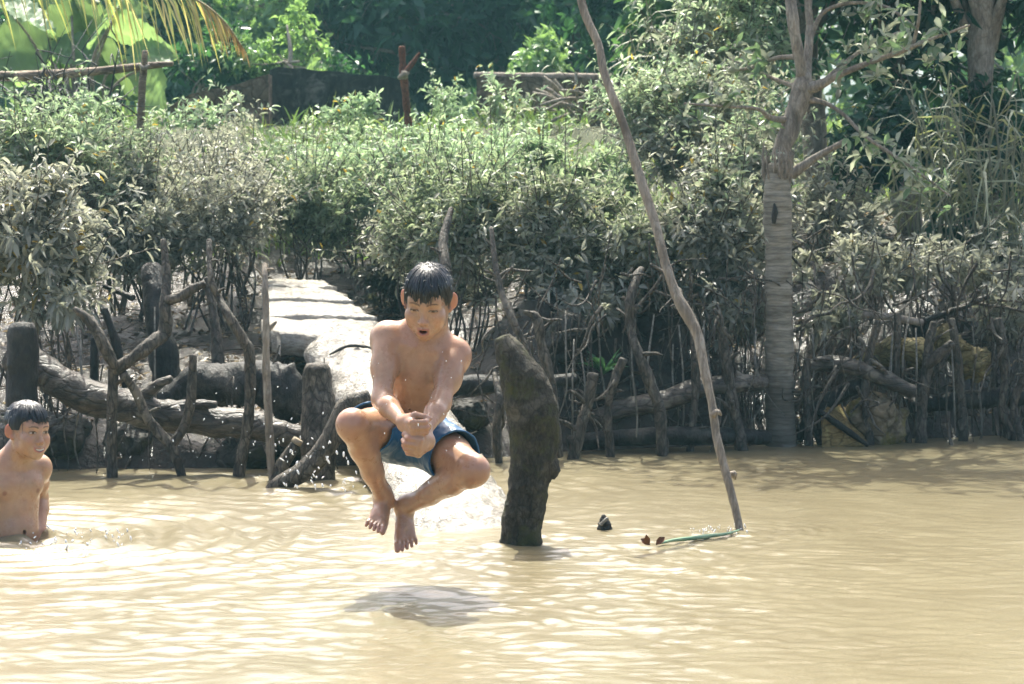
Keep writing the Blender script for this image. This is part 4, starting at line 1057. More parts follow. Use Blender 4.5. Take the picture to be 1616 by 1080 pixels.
# ---- the jumping boy
YB = 7.85
def jp(px, py, dy=0.0): return at(px, py, YB + dy)
JUMP = empty("person", jp(650, 690, .1))
tag(JUMP, "shirtless boy in blue swim shorts in mid jump over the water, hands clasped", "person")
head1 = Head(jp(675.5, 475, -.13), basis(math.radians(-7), math.radians(20), math.radians(3.5)), 1.0, 'open', 'down')
def build_jumper():
    c0 = jp(650, 640)
    F = Field(c0 + np.array([-.30, -.50, -.55]), c0 + np.array([.33, .34, .54]), 0.0026)
    hd = head1
    nb = jp(668, 534, -.075)
    sL, sR = jp(611, 534, -.055), jp(717, 560, -.045)            # image-left / image-right shoulder joints
    # torso, leaning forward and rolled so that the image-right shoulder is lower
    ch, up_ch, wa, pe = jp(657, 588, -.005), jp(664, 552, -.035), jp(650, 632, .075), jp(645, 678, .145)
    ax = nrm(np.array([sR - sL])[0]); u = nrm(up_ch - wa); fz = nrm(np.cross(u, ax)); fz = -fz if fz[1] > 0 else fz
    ax = np.cross(fz, u) * (1 if np.dot(np.cross(fz, u), ax) > 0 else -1); M = np.stack([ax, fz, u])
    F.ell(ch, (.105, .080, .135), M, .03)
    F.ell(up_ch + u * .005, (.102, .066, .075), M, .04)
    F.cone(ch, wa, .076, .074, .05); F.ell(wa, (.088, .066, .09), M, .04)
    F.ell(pe, (.105, .095, .095), M, .05)
    for q in (-1, 1):
        F.ell(up_ch + ax * q * .048 + fz * .054 - u * .036, (.050, .024, .042), M, .012)          # chest muscle
        F.cone(up_ch + ax * q * .016 + fz * .050 + u * .038, (sL if q < 0 else sR) + fz * .022 + u * .012, .0085, .010, .020)   # collarbone
        F.ell(wa + ax * q * .030 + fz * .050 + u * .03, (.026, .016, .05), M, .03)
    # neck and the slopes to the shoulders
    F.cone(hd.w((0, -.022, -.05)), nb + np.array([0, .03, -.005]), .047, .049, .03)
    for q, S in ((-1, sL), (1, sR)):
        F.cone(hd.w((q * .030, -.03, -.075)), nb * .45 + S * .55 + np.array([0, .02, .018]), .024, .026, .04)
        F.cone(nb + np.array([0, .03, 0]), S + np.array([0, .008, .006]), .046, .038, .035)
        F.cone(up_ch + ax * q * .06, S, .055, .043, .035)
    # arms
    eL, wL = jp(603, 630, -.165), jp(637, 668, -.315)
    eR, wR = jp(695, 636, -.17), jp(669, 683, -.305)
    F.ell(sL + np.array([-.002, 0, -.012]), (.044, .042, .056), None, .03); F.ell(sR + np.array([.003, 0, -.012]), (.044, .042, .056), None, .03)
    for S, E_, W_, sd in ((sL, eL, wL, -1), (sR, eR, wR, 1)):
        m = S * .5 + E_ * .5
        F.chain([S, m, E_], [.041, .0365, .0315], .03)
        F.ell(m * .75 + S * .25 + np.array([sd * .006, -.008, 0]), (.030, .032, .060), None, .03)
        q = E_ * .68 + W_ * .32
        F.chain([E_, q, W_], [.0315, .0320, .0200], .02)
        F.ell(E_ + np.array([sd * .004, .014, -.01]), (.021, .021, .021), None, .02)
    tA = fist(F, wL, np.array([.42, -.85, -.22]), np.array([.20, -.12, -1.0]), np.array([.8, .4, 0]), .97)
    tB = fist(F, wR + np.array([.012, -.005, -.030]), np.array([-.35, -.90, -.15]), np.array([-.30, -.10, -1.0]), np.array([-.8, .4, 0]), .95)
    F.cone(wR, wR + np.array([.010, -.004, -.026]), .0205, .020, .02)
    # legs
    hL, kL, aL = jp(622, 684, .10), jp(556, 670, -.185), jp(605, 784, .02)
    hR, kR, aR = jp(672, 693, .11), jp(748, 742, -.165), jp(641, 799, .05)
    for H_, K, A, sd in ((hL, kL, aL, -1), (hR, kR, aR, 1)):
        F.chain([H_, H_ * .5 + K * .5, K], [.078, .065, .047], .03)
        F.ell(K + nrm(K - H_) * .006, (.040, .040, .043), None, .03)
        sh = nrm(A - K); back = nrm((H_ - K) - sh * np.dot(sh, H_ - K))
        F.ell(K + sh * .018 - back * .030, (.023, .021, .027), None, .012)
        F.cone(K + sh * .055 - back * .031, A - sh * .03 - back * .014, .011, .009, .02)            # shin bone                         # kneecap
        F.chain([K + sh * .01, K + sh * .11, K + sh * .22, A], [.044, .040, .033, .0245], .025)
        c = K + sh * .125 + back * .022
        F.ell(c, (.034, .036, .085), np.stack([nrm(np.cross(sh, back)), back, sh]), .03)          # calf
        F.cone(A - sh * .06 + back * .010, A + back * .018 + sh * .02, .016, .014, .02)           # heel cord
    toesL = foot(F, aL, np.array([-.16, -.88, -.36]), np.array([.0, -.4, .9]), .86, -1, .22)
    toesR = foot(F, aR, np.array([.12, -.70, -.66]), np.array([.30, -.70, .65]), .88, 1, .3)
    hd.build(F)
    for s_ in (.035, -.035):                                  # belly folds of the crouch
        F.cone(wa + fz * .072 + u * s_ - ax * .055 - fz * .012, wa + fz * .077 + u * (s_ - .006), .0035, .005, .012, 'sub'); F.cone(wa + fz * .077 + u * (s_ - .006), wa + fz * .060 + u * s_ + ax * .055, .005, .0035, .012, 'sub')
    nav = wa + fz * .066 - u * .01
    F.ell(nav, (.006, .010, .008), M, .006, 'sub')
    def paint(V, c):
        for q in (-1, 1):
            spot(V, c, up_ch + ax * q * .066 + fz * .062 - u * .050, .011, (.24, .10, .065), .85)
        spot(V, c, nav, .011, (.16, .07, .04), .8)
        for K in (kL, kR):
            spot(V, c, K + np.array([0, -.04, .01]), .07, (.42, .20, .12), .5)
        for tt in tA + tB:
            for p in tt: spot(V, c, p, .016, (.50, .23, .15), .4)
        for p in toesL + toesR: spot(V, c, p, .02, (.46, .20, .13), .5)
        rng = np.random.default_rng(4)
        for i in range(16):
            p = (kL, kR, sL, ch)[i % 4] + rng.normal(0, .06, 3)
            spot(V, c, p, .02, (.40, .2, .12), .3)
    body = finish_body(F, "body", JUMP, [hd], paint)
    hd.hair("hair", JUMP, 21, .026, -.006, 70)
    # shorts: hollow cloth round hips and thighs
    G = Field(c0 + np.array([-.24, -.26, -.32]), c0 + np.array([.27, .34, .10]), 0.0028)
    def leg_pts(H_, K, t): return H_ + (K - H_) * t
    def shell(r_add, cut, op, k):
        def legs(P, H_, K, te, r0, r1):
            ba = K - H_; t = ((P - H_) @ ba) / (ba @ ba); tc = np.clip(t, 0, 1)
            rr = r0 + (r1 - r0) * tc
            d = np.linalg.norm(P - H_ - tc[..., None] * ba, axis=-1) - rr - r_add
            L = np.linalg.norm(ba)
            return np.maximum(d, (t - te) * L)
        def fn(P):
            x = .6 * vnoise(P * np.array([34, 34, 14]), 5) + .4 * vnoise(P * np.array([70, 60, 25]), 6)
            lp = (P - pe) @ M.T
            r = np.array([.112, .101, .11])
            k0 = np.linalg.norm(lp / r, axis=-1); k1 = np.linalg.norm(lp / r / r, axis=-1)
            d = k0 * (k0 - 1) / np.maximum(k1, 1e-6) - r_add
            e = cut
            a = legs(P, hL, kL, .60 + e, .090, .088); b = legs(P, hR, kR, .60 + e, .090, .096)
            def sm(p, q, kk):
                h = np.maximum(kk - np.abs(p - q), 0) / kk
                return np.minimum(p, q) - h * h * kk * .25
            if e == 0:                                            # slack cloth hanging at the crotch
                d = sm(d, np.linalg.norm((P - jp(643, 704, .045)) / np.array([1.15, .8, .85]), axis=-1) - .066, .06)
            d = sm(sm(d, a, .05), b, .05)
            wz = ((P - (wa - u * .030)) @ nrm(u * .9 + np.array([0, .15, .25]))) - 2.5 * np.maximum(np.abs((P - wa) @ ax) - .105, 0)
            return np.maximum(d + .0055 * x, wz + (-.004 if e == 0 else -.03))
        G.put(fn, c0 + np.array([-.23, -.24, -.30]), c0 + np.array([.25, .32, .08]), k, op)
    shell(0.0, 0.0, 'add', 0.004); shell(-.0075, .2, 'sub', 0.0)
    V, Q = G.mesh(); V = relax(V, Q, 2, .4)
    m, nt, b = new_mat("blue_swim_cloth")
    a = node(nt, "ShaderNodeAttribute", attribute_name="Col"); nt.links.new(a.outputs["Color"], b.inputs["Base Color"])
    b.inputs["Roughness"].default_value = .5; b.inputs["Sheen Weight"].default_value = .1
    bump(nt, b, noise_fac(nt, 240, 2, .5), .15, .002)
    c = np.tile(np.array([.004, .080, .19]), (len(V), 1)) * (1 + .12 * fbm(V * 30, 2, 8)[:, None])
    tL = ((V - hL) @ (kL - hL)) / ((kL - hL) @ (kL - hL))
    # pale print band along the image-left hem with darker lettering-like strokes
    dl = np.linalg.norm(V - hL - np.clip(tL, 0, 1)[:, None] * (kL - hL), axis=1)
    lower = (V[:, 2] < jp(0, 712, 0)[2]) & (V[:, 0] < jp(668, 700)[0])
    band = smooth(jp(0, 698)[2], jp(0, 708)[2], V[:, 2]) * (V[:, 0] < jp(652, 700)[0]) * (V[:, 1] < YB + .12)
    st = smooth(.05, .3, np.sin(V[:, 0] * 260 + 6 * vnoise(V * 40, 4)) * .5 + vnoise(V * 90, 7) * .6)
    k = (band * .14 * (.35 + .65 * st))[:, None]
    c = c * (1 - k) + np.array([.30, .36, .38]) * k
    me = make_mesh("shorts", V - np.array(JUMP.location), [Q], m, np.clip(c, 0, 1))
    link("shorts", me, JUMP)
    # thin gold ring on the upper hand and a fine neck chain
    gm, nt, b = new_mat("gold"); b.inputs["Base Color"].default_value = (.75, .5, .18, 1); b.inputs["Metallic"].default_value = 1; b.inputs["Roughness"].default_value = .25
    p0, p1 = tA[1][1], tA[1][2]; dvec = nrm(p1 - p0); cen = p0 * .75 + p1 * .25
    e1 = nrm(np.cross(dvec, [0, 0, 1.0])); e2 = np.cross(dvec, e1); an = np.linspace(0, 2 * math.pi, 17)
    G2 = Geo().add(*tube([cen + .0102 * (e1 * math.cos(t) + e2 * math.sin(t)) for t in an], [.0013] * 17, 5, 2, 0))
    G2.obj("ring", gm, JUMP)
    return dict(sL=sL, sR=sR)
build_jumper()

# ---- the boy standing in the water at the left
YS = 8.95
def sp_(px, py, dy=0.0): return at(px, py, YS + dy)
STAND = empty("person", on_water(20, 850))
tag(STAND, "smiling shirtless boy standing waist deep in the water at the bank", "person")
head2 = Head(sp_(43.5, 680, -.01), basis(math.radians(45), math.radians(2), math.radians(2)), .93, 'smile', 'open')
def build_stander():
    c0 = sp_(10, 760)
    F = Field(c0 + np.array([-.34, -.32, -.50]), c0 + np.array([.24, .36, .40]), 0.0026)
    hd = head2
    nb = sp_(20, 728, .035)
    a = math.radians(40); ax = np.array([math.cos(a), math.sin(a), 0]); fz = np.array([math.sin(a), -math.cos(a), 0]); u = np.array([0, 0, 1.0])
    M = np.stack([ax, fz, u])
    ch, wa, pe = sp_(17, 775, .04), sp_(20, 825, .04), sp_(20, 885, .05)
    sR = nb + ax * .108 - u * .034; sL = nb - ax * .135 - u * .045
    F.ell(ch, (.115, .083, .13), M, .03); F.ell(ch + u * .05, (.112, .072, .075), M, .04)
    F.ell(wa, (.096, .078, .11), M, .05); F.ell(pe, (.115, .092, .12), M, .05)
    F.ell(wa + fz * .030 - u * .035, (.075, .055, .06), M, .04)
    for q in (-1, 1):
        F.ell(ch + ax * q * .052 + fz * .058 + u * .022, (.050, .024, .038), M, .03)
        F.cone(nb + ax * q * .012 + fz * .050 - u * .020, nb + ax * q * .105 + fz * .030 - u * .012, .0075, .008, .018)
    F.cone(hd.w((0, -.022, -.05)), nb - u * .005, .046, .050, .03)
    for q, S in ((-1, sL), (1, sR)):
        F.cone(hd.w((0, -.03, -.07)), nb * .5 + S * .5 + u * .014, .03, .026, .04)
        F.cone(nb - u * .01, S + u * .004, .044, .038, .035)
        F.cone(ch + ax * q * .06 + u * .05, S, .052, .042, .035)
        F.ell(S, (.043, .043, .048), M, .02)
    eR, wR = sp_(62, 787, .20), sp_(64, 838, .10)
    F.chain([sR, sR * .5 + eR * .5, eR], [.041, .036, .032], .02)
    F.chain([eR, eR * .68 + wR * .32, wR], [.032, .032, .020], .02)
    eL = sL + np.array([-.07, .05, -.20]); wL = eL + np.array([-.02, -.12, -.15])
    F.chain([sL, eL], [.041, .032], .02); F.chain([eL, wL], [.032, .021], .02)
    for W_, E_, q in ((wR, eR, 1), (wL, eL, -1)):                # hands hang open under the surface
        d = nrm(W_ - E_ + np.array([0, -.02, -.05])); v = nrm(np.cross(d, fz))
        F.ell(W_ + d * .04, (.036, .014, .040), np.stack([v, nrm(np.cross(d, v)), d]), .012)
        for i in range(4):
            b = W_ + d * .07 + v * (i - 1.5) * .017
            F.chain([b, b + d * .032, b + d * .058 + fz * .008], [.009, .0085, .0075], .004)
        b = W_ + d * .03 + v * .03 * q; F.chain([b, b + d * .03 + v * .018 * q, b + d * .052 + v * .018 * q], [.011, .0095, .008], .006)
    hd.build(F)
    nav = sp_(33.5, 836, 0); nav = wa + fz * .084 - u * .028
    F.ell(nav, (.006, .012, .009), M, .006, 'sub')
    def paint(V, c):
        for q in (-1, 1): spot(V, c, ch + ax * q * .068 + fz * .078 + u * .004, .013, (.24, .10, .065), .85)
        spot(V, c, nav, .013, (.17, .07, .045), .85)
        spot(V, c, sR + np.array([0, .1, -.12]), .05, (.40, .2, .12), .3)
    finish_body(F, "body", STAND, [hd], paint)
    hd.hair("hair", STAND, 33, .040, .006, 60)
build_stander()
# ------------------------------------------------------------------ plants
LEAF = leaf_mat("mangrove_leaf", .50, .38, .55, (.97, 1.0, .86))
LEAF_FAR = leaf_mat("tree_leaf", .50, .28, .6, (.95, 1.0, .5))
LEAF_BIG = leaf_mat("broad_thin_leaf", .55, .45, .4, (1.0, 1.0, .55))
GRASS = leaf_mat("grass_blade", .40, .5, .4, (1.0, 1.0, .5))
TWIG = wood_mat("twig_bark", (.06, .05, .038), (.22, .185, .145), .7, 30, (1, 1, .4), .4)

SILT = np.array([.385, .385, .320]); OLIVE = np.array([.30, .36, .22]); MINT = np.array([.38, .50, .31]); TEAL = np.array([.030, .085, .060])
def rnd_dir(rng, n):
    v = rng.normal(0, 1, (n, 3)); return nrm(v)
def clump_points(rng, C, R, n, gap=.1, freq=2.6, seed=0, hollow=2.4, flat_low=.45):
    out = []
    for it in range(12):
        u = rnd_dir(rng, n * 2); r = rng.uniform(0, 1, n * 2) ** (1 / hollow)
        P = C + u * r[:, None] * R
        keep = (fbm(P * freq, 2, seed) > -.55 + gap * 2 - it * .15) & ((u[:, 2] * r > -flat_low) | (rng.uniform(0, 1, n * 2) < .25))
        out.append(P[keep])
        if sum(len(o) for o in out) >= n: break
    return np.vstack(out)[:n]
def rosettes(rng, T, D, k, L, spread=(35, 88), wr=.40, droop=.25, kind='oval'):
    n = len(T); T = np.repeat(T, k, 0); D = np.repeat(D, k, 0); N = n * k
    ph = np.tile(np.arange(k) * 2.4, n) + rng.uniform(0, 6.28, N)
    a = np.radians(rng.uniform(*spread, N))
    s = nrm(np.cross(D, rnd_dir(rng, N))); t = np.cross(D, s)
    rad = s * np.cos(ph)[:, None] + t * np.sin(ph)[:, None]
    d = D * np.cos(a)[:, None] + rad * np.sin(a)[:, None]
    ln = rng.uniform(.5, 1.35, N) * L
    pos = T + d * .006 - D * (rng.uniform(0, .35, N) * L)[:, None]
    up = nrm(D + rng.normal(0, .35, (N, 3)))
    return leaves(pos, d, up, ln, ln * wr * rng.uniform(.8, 1.2, N), droop * rng.uniform(-.3, 1.6, N), .3, kind)
def leaf_cols(rng, V, m, fn, jit=.22):
    n = len(V) // m
    c0 = V.reshape(n, m, 3)[:, 0]
    c = fn(c0, rng) * (1 + rng.normal(0, jit, n))[:, None]
    return np.repeat(np.clip(c, .004, .8), m, 0)
def silt_profile(z0, z1, silt=SILT, green=OLIVE, top=MINT, zt=1.5):
    """leaves up to the flood line are coated in dried silt, above it they are green"""
    def fn(P, rng):
        n = len(P); z = P[:, 2] + .30 * fbm(P * 1.7, 2, 77) + rng.normal(0, .17, n)
        s = (1 - smooth(z0, z1, z))[:, None]; t = smooth(zt, zt + .5, z)[:, None]
        g = green * (1 - t) + top * t  # greens brighten towards the top, sunlight put into the leaf colour
        y = (rng.uniform(0, 1, n) < .012)[:, None]
        c = silt * s + g * (1 - s)
        return np.where(y, np.array([.42, .30, .06]), c)
    return fn
def limb_tree(rng, base, tips, n_main, r0, seg=5, wob=.12):
    """stems from the foot to points in the crown, and side twigs to every tip; returns Geo"""
    G = Geo()
    idx = rng.choice(len(tips), min(n_main, len(tips)), replace=False)
    nodes = []
    for i in idx:
        a = base[rng.integers(len(base))] + rng.normal(0, .04, 3) * [1, 1, 0]; b = tips[i]
        L = np.linalg.norm(b - a)
        m1 = a + (b - a) * .35 + rng.normal(0, wob, 3) * L * .6; m1[2] = a[2] + (b[2] - a[2]) * .42
        m2 = a + (b - a) * .72 + rng.normal(0, wob, 3) * L * .4
        P = np.array([a, m1, m2, b])
        V, Fc = tube(P, [r0, r0 * .72, r0 * .42, r0 * .12], seg, 5, .1, 12, int(rng.integers(99)))
        G.add(V, Fc)
        C = catmull(P, 5); nodes.append(C[6:])
    nodes = np.vstack(nodes)
    A = []
    for t in tips:
        d = np.linalg.norm(nodes - t, axis=1) + .25 * np.maximum(nodes[:, 2] - t[2], 0)
        A.append(nodes[np.argmin(d)])
    A = np.array(A); M = (A + tips) / 2 + rng.normal(0, .02, tips.shape) - [0, 0, .012]
    G.add(*sticks(A, M, r0 * .20, r0 * .14, 3)); G.add(*sticks(M, tips, r0 * .14, r0 * .08, 3))
    return G
def bush(name, label, cx, cy, Y, hw, hh, n, leafL, prof, cat="bush", k=6, seed=0, ry=.75, base=None, upb=.5, n_main=13, r0=.0085, mat=None,
         gap=.1, kind='oval', wr=.33, group=None, spread=(35, 88), droop=.25, hollow=2.4, nb=4, freq=2.6, flat_low=.45):
    rng = np.random.default_rng(1000 + seed); s = Y / F_PX; leafL = leafL * .86; n = int(n * 1.25)
    C = at(cx, cy, Y); R = np.array([hw * s, max(hw, hh) * s * ry, hh * s])
    bx = C[0] if base is None else at(base, cy, Y)[0]
    bz = float(ground_z(bx, Y))
    root = empty(name, (bx, Y, bz)); tag(root, label, cat, group)
    parts = [clump_points(rng, C, R * .92, n // 2, gap, freq, seed, hollow, flat_low)]
    for q in range(7):
        u = rnd_dir(rng, 1)[0]; c2 = C + u * R * rng.uniform(.45, .95) * [1, 1, .85]
        parts.append(clump_points(rng, c2, R * rng.uniform(.25, .5), n // 14, gap, freq * 1.6, seed + q, 2.0, .7))
    T = np.vstack(parts)
    out = nrm((T - C) / R)
    D = nrm(out * .7 + np.array([0, 0, upb]) + rng.normal(0, .45, T.shape))
    # loose shoots break the outline: leaves sit in turn along each
    ns = n // 9; i0 = rng.choice(len(T), ns); sd = nrm(out[i0] * [1, .6, .5] + np.array([0, 0, .55 + upb * .5]) + rng.normal(0, .4, (ns, 3)))
    sl = (.08 + .36 * rng.uniform(0, 1, ns) ** 2.2) * hh * s / .3; TS, DS = [], []
    for t in (.3, .5, .7, .85, 1.0):
        TS.append(T[i0] + sd * (sl * t)[:, None] + rng.normal(0, .01, (ns, 3))); DS.append(nrm(sd + rng.normal(0, .25, sd.shape)))
    shoots = (T[i0], T[i0] + sd * sl[:, None])
    V1, F1, m = rosettes(rng, T, D, k, leafL, spread, wr, droop, kind)
    V2, F2, m = rosettes(rng, np.vstack(TS), np.vstack(DS), 3, leafL * .92, spread, wr, droop, kind)
    V = np.vstack([V1, V2]); Fc = [np.vstack([a, b2 + len(V1)]) for a, b2 in zip(F1, F2)]
    Geo().add(V, Fc, leaf_cols(rng, V, m, prof)).obj("foliage", mat or LEAF, root)
    b = [np.array([bx + rng.normal(0, hw * s * .35), Y + rng.normal(0, .15), 0]) for _ in range(nb)]
    for p in b: p[2] = float(ground_z(p[0], p[1])) - .05
    G = limb_tree(rng, b, T, n_main, r0); G.add(*sticks(*shoots, .004, .0015, 3)); G.obj("branches", TWIG, root)
    return root
BG = "dense background trees"
def build_front_bushes():
    lo = silt_profile(.85, 1.45); mid = silt_profile(1.0, 1.5, zt=1.3); hi = silt_profile(.9, 1.35, zt=1.1)
    grey = silt_profile(1.35, 1.95)
    B = bush
    B("mangrove_bush", "silt grey mangrove bush with drooping leaves at the left edge", 30, 385, 11.9, 135, 115, 760, .072, grey, seed=1, droop=.5)
    B("mangrove_bush", "grey mangrove bush above the X shaped grey trunk", 185, 355, 13.7, 130, 100, 900, .054, grey, seed=2)
    B("mangrove_bush", "wide silt dusted bush above the bent knee stem and slim pale stake", 338, 350, 13.8, 105, 95, 850, .050, grey, seed=3)
    B("mangrove_bush", "open pale bush with thin upright shoots before the brown earthen wall", 340, 292, 14.6, 112, 72, 560, .050, silt_profile(1.7, 2.3), seed=4, upb=1.2, gap=.12, n_main=26, r0=.008)
    B("mangrove_bush", "leafy bush at the left edge under the bamboo rail", 60, 255, 13.8, 130, 75, 760, .058, silt_profile(1.3, 1.7), seed=5)
    B("mangrove_bush", "bush beneath the crossing of bamboo rail and stake", 195, 265, 14.0, 95, 70, 560, .052, silt_profile(1.45, 1.9), seed=6)
    B("mangrove_bush", "brownish bush at the left above the stepped pale slabs", 490, 325, 14.8, 90, 90, 760, .052, lo, seed=7)
    B("mangrove_bush", "brownish bush directly behind the jumper's head", 662, 375, 13.2, 80, 105, 860, .055, lo, seed=8)
    B("mangrove_bush", "bush between the jumper's head and the mossy stump", 740, 390, 12.9, 100, 108, 860, .057, lo, seed=9)
    B("mangrove_bush", "silt coated bush hanging over the mossy stump", 865, 385, 12.8, 110, 105, 900, .060, lo, seed=10)
    B("mangrove_bush", "silt coated bush left of the crooked pole's middle", 985, 390, 12.8, 105, 105, 860, .062, lo, seed=11)
    B("mangrove_bush", "grey leaved bush between the crooked pole and palm trunk", 1125, 385, 12.8, 110, 110, 900, .064, grey, seed=12)
    B("mangrove_bush", "spreading low grey bush just right of the palm trunk", 1335, 430, 12.9, 95, 60, 150, .068, grey, seed=13, gap=.24)
    B("mangrove_bush", "low grey twiggy bush over the yellow log ends", 1462, 425, 13.1, 90, 58, 150, .066, grey, seed=14, gap=.24)
    B("mangrove_bush", "thin silvery bush at the right edge above the last stems", 1595, 435, 13.2, 75, 65, 110, .066, grey, seed=15, gap=.24)
    B("mangrove_bush", "bright mint green bush behind the brownish one above the jumper", 605, 292, 15.2, 125, 72, 820, .058, hi, seed=16)
    B("mangrove_bush", "bright mint green bush in the middle of the bank", 750, 298, 15.0, 120, 76, 820, .064, hi, seed=17)
    B("mangrove_bush", "pale green bush on the bank left of the crooked pole", 890, 292, 15.2, 120, 74, 820, .062, hi, seed=18)
    B("mangrove_bush", "green bush on the bank above the stepped slabs", 470, 285, 15.8, 95, 58, 620, .058, mid, seed=19)
    B("mangrove_bush", "tall grey green shrub right of the crooked pole's upper half", 1085, 200, 15.0, 120, 125, 900, .066, silt_profile(1.7, 2.5), seed=20, upb=.8, droop=.4)
    B("mangrove_bush", "grey shrub behind the ringed palm trunk", 1180, 300, 14.2, 95, 95, 700, .066, grey, seed=21)
    B("mangrove_bush", "airy upright shrub at the top left of the branching tree", 1150, 60, 16.0, 100, 105, 560, .075, silt_profile(1.9, 2.7), seed=22, upb=1.0, droop=.4)
    B("mangrove_bush", "small pale green bush between the two ruined walls", 695, 238, 17.4, 70, 40, 380, .06, hi, seed=23)
    B("mangrove_bush", "pale green bush in front of the mossy concrete wall", 530, 262, 16.6, 95, 36, 460, .055, hi, seed=24)
    B("mangrove_bush", "pale tufty bush in front of the brown ruined wall", 800, 252, 16.8, 90, 40, 460, .055, hi, seed=25)
    B("mangrove_bush", "dim grey bush deep in the hollow right of the palm trunk", 1330, 330, 14.6, 80, 70, 130, .070, grey, seed=26, gap=.24)
    # dark thickets added behind the first row; leaf colour carries the understory shade
    understory_shade = lambda P, r: np.tile([.075, .08, .055], (len(P), 1))
    for q, (px, hw, lab) in enumerate([(640, 70, "dark thicket added as shade right of the stepped slabs"), (760, 110, "dark thicket added as shade behind the mossy stump"), (950, 110, "dark thicket added as shade left of the crooked pole"),
                               (1130, 105, "dark thicket added as shade between crooked pole and palm trunk"), (1330, 110, "dark thicket added as shade right of the palm trunk"), (1530, 120, "dark thicket added as shade under the reeds")]):
        B("thicket", lab, px, 452 if px > 400 else 420, 14.3, hw, 55, 460, .06, understory_shade, seed=40 + q, cat="thicket")
build_front_bushes()

# ---- airy sprigs that break the skyline of the hedge and low twigs over the water
def build_sprigs():
    hi = silt_profile(.8, 1.2, zt=1.0); gr = silt_profile(1.5, 2.0)
    for q, (lab, x, y, Y, hw, hh, n, pr) in enumerate([
        ("tall thin sprig bush reaching up in front of the mossy concrete wall's left end", 375, 215, 15.6, 40, 75, 60, gr),
        ("airy weed in front of the mossy concrete wall's worn patch", 560, 180, 17.5, 42, 34, 60, hi),
        ("tuft of tall weeds left of the brown ruined wall", 705, 172, 18.2, 34, 48, 70, hi),
        ("thin weed climbing in front of the brown ruined wall", 800, 172, 18.0, 34, 40, 60, gr),
        ("weed clump hiding the foot of the low brown earthen wall", 320, 190, 17.5, 48, 34, 70, hi),
        ("weed clump hiding the right end of the brown ruined wall", 985, 165, 18.5, 50, 50, 110, hi),
        ("wispy bush leaning over the bank left of the bamboo stake", 130, 190, 15.8, 55, 60, 100, hi),
        ("straggly low branch with grey leaves hanging above the short cut stem", 930, 480, 12.5, 60, 40, 60, gr),
        ("straggly low branch with grey leaves hanging left of the palm trunk", 1160, 500, 12.5, 50, 45, 60, gr),
        ("straggly low leafy branch hanging over the grey log right of the palm trunk", 1300, 500, 12.6, 50, 45, 50, gr),
        ("straggly low leafy branch hanging at the right edge over the last stems", 1580, 490, 12.9, 55, 45, 50, gr),
        ("sparse sprig hanging over the long grey log behind the standing boy", 95, 480, 11.6, 70, 35, 60, gr)]):
        bush("sprig_bush", lab, x, y, Y, hw, hh, n, .072 if n < 70 else .06, pr, seed=60 + q, upb=.9 if y < 300 else .1, gap=.16, droop=.5 if y > 300 else .25, n_main=9, r0=.006)
build_sprigs()

# ---- thin hanging roots in the shade under the bushes
def build_aerial_roots():
    rng = np.random.default_rng(3)
    m = wood_mat("aerial_root", (.13, .12, .095), (.30, .28, .23), .6, 30, (1, 1, .2), .3)
    xs = [895, 905, 918, 945, 1000, 1028, 1062, 1075, 1108, 1120, 1150, 1185, 1196, 1262, 1283, 1300, 1340, 1360, 1402, 1405, 1427, 1445, 1478, 1490, 1500, 1535, 1545, 1558, 1568, 1590, 1610, 130, 128, 245]
    for x in xs:
        Y = float(shore((x - 808) / F_PX * 12)) + rng.uniform(-.1, .25)
        t = rng.uniform(470, 560); b = (705 if x > 800 else 750) - rng.uniform(-12, 60)
        P = [(x + rng.normal(0, 4), t, Y + .1, 1.3), (x + rng.normal(0, 5), t * .6 + b * .4, Y, 1.6), (x + rng.normal(0, 6), t * .25 + b * .75, Y, 1.5), (x + rng.normal(0, 7), b, Y, 1.1)]
        right = x > 1250
        lab = "thin pale aerial root hanging among the stems right of the palm trunk" if right else ("thin pale aerial root hanging behind the left hand logs" if x < 400 else "thin pale aerial root hanging between mossy stump and palm trunk")
        wood("aerial_root", P, m, lab, "root", .15, 5, 20, int(x), "aerial roots hanging under the bushes", sub=4)
build_aerial_roots()

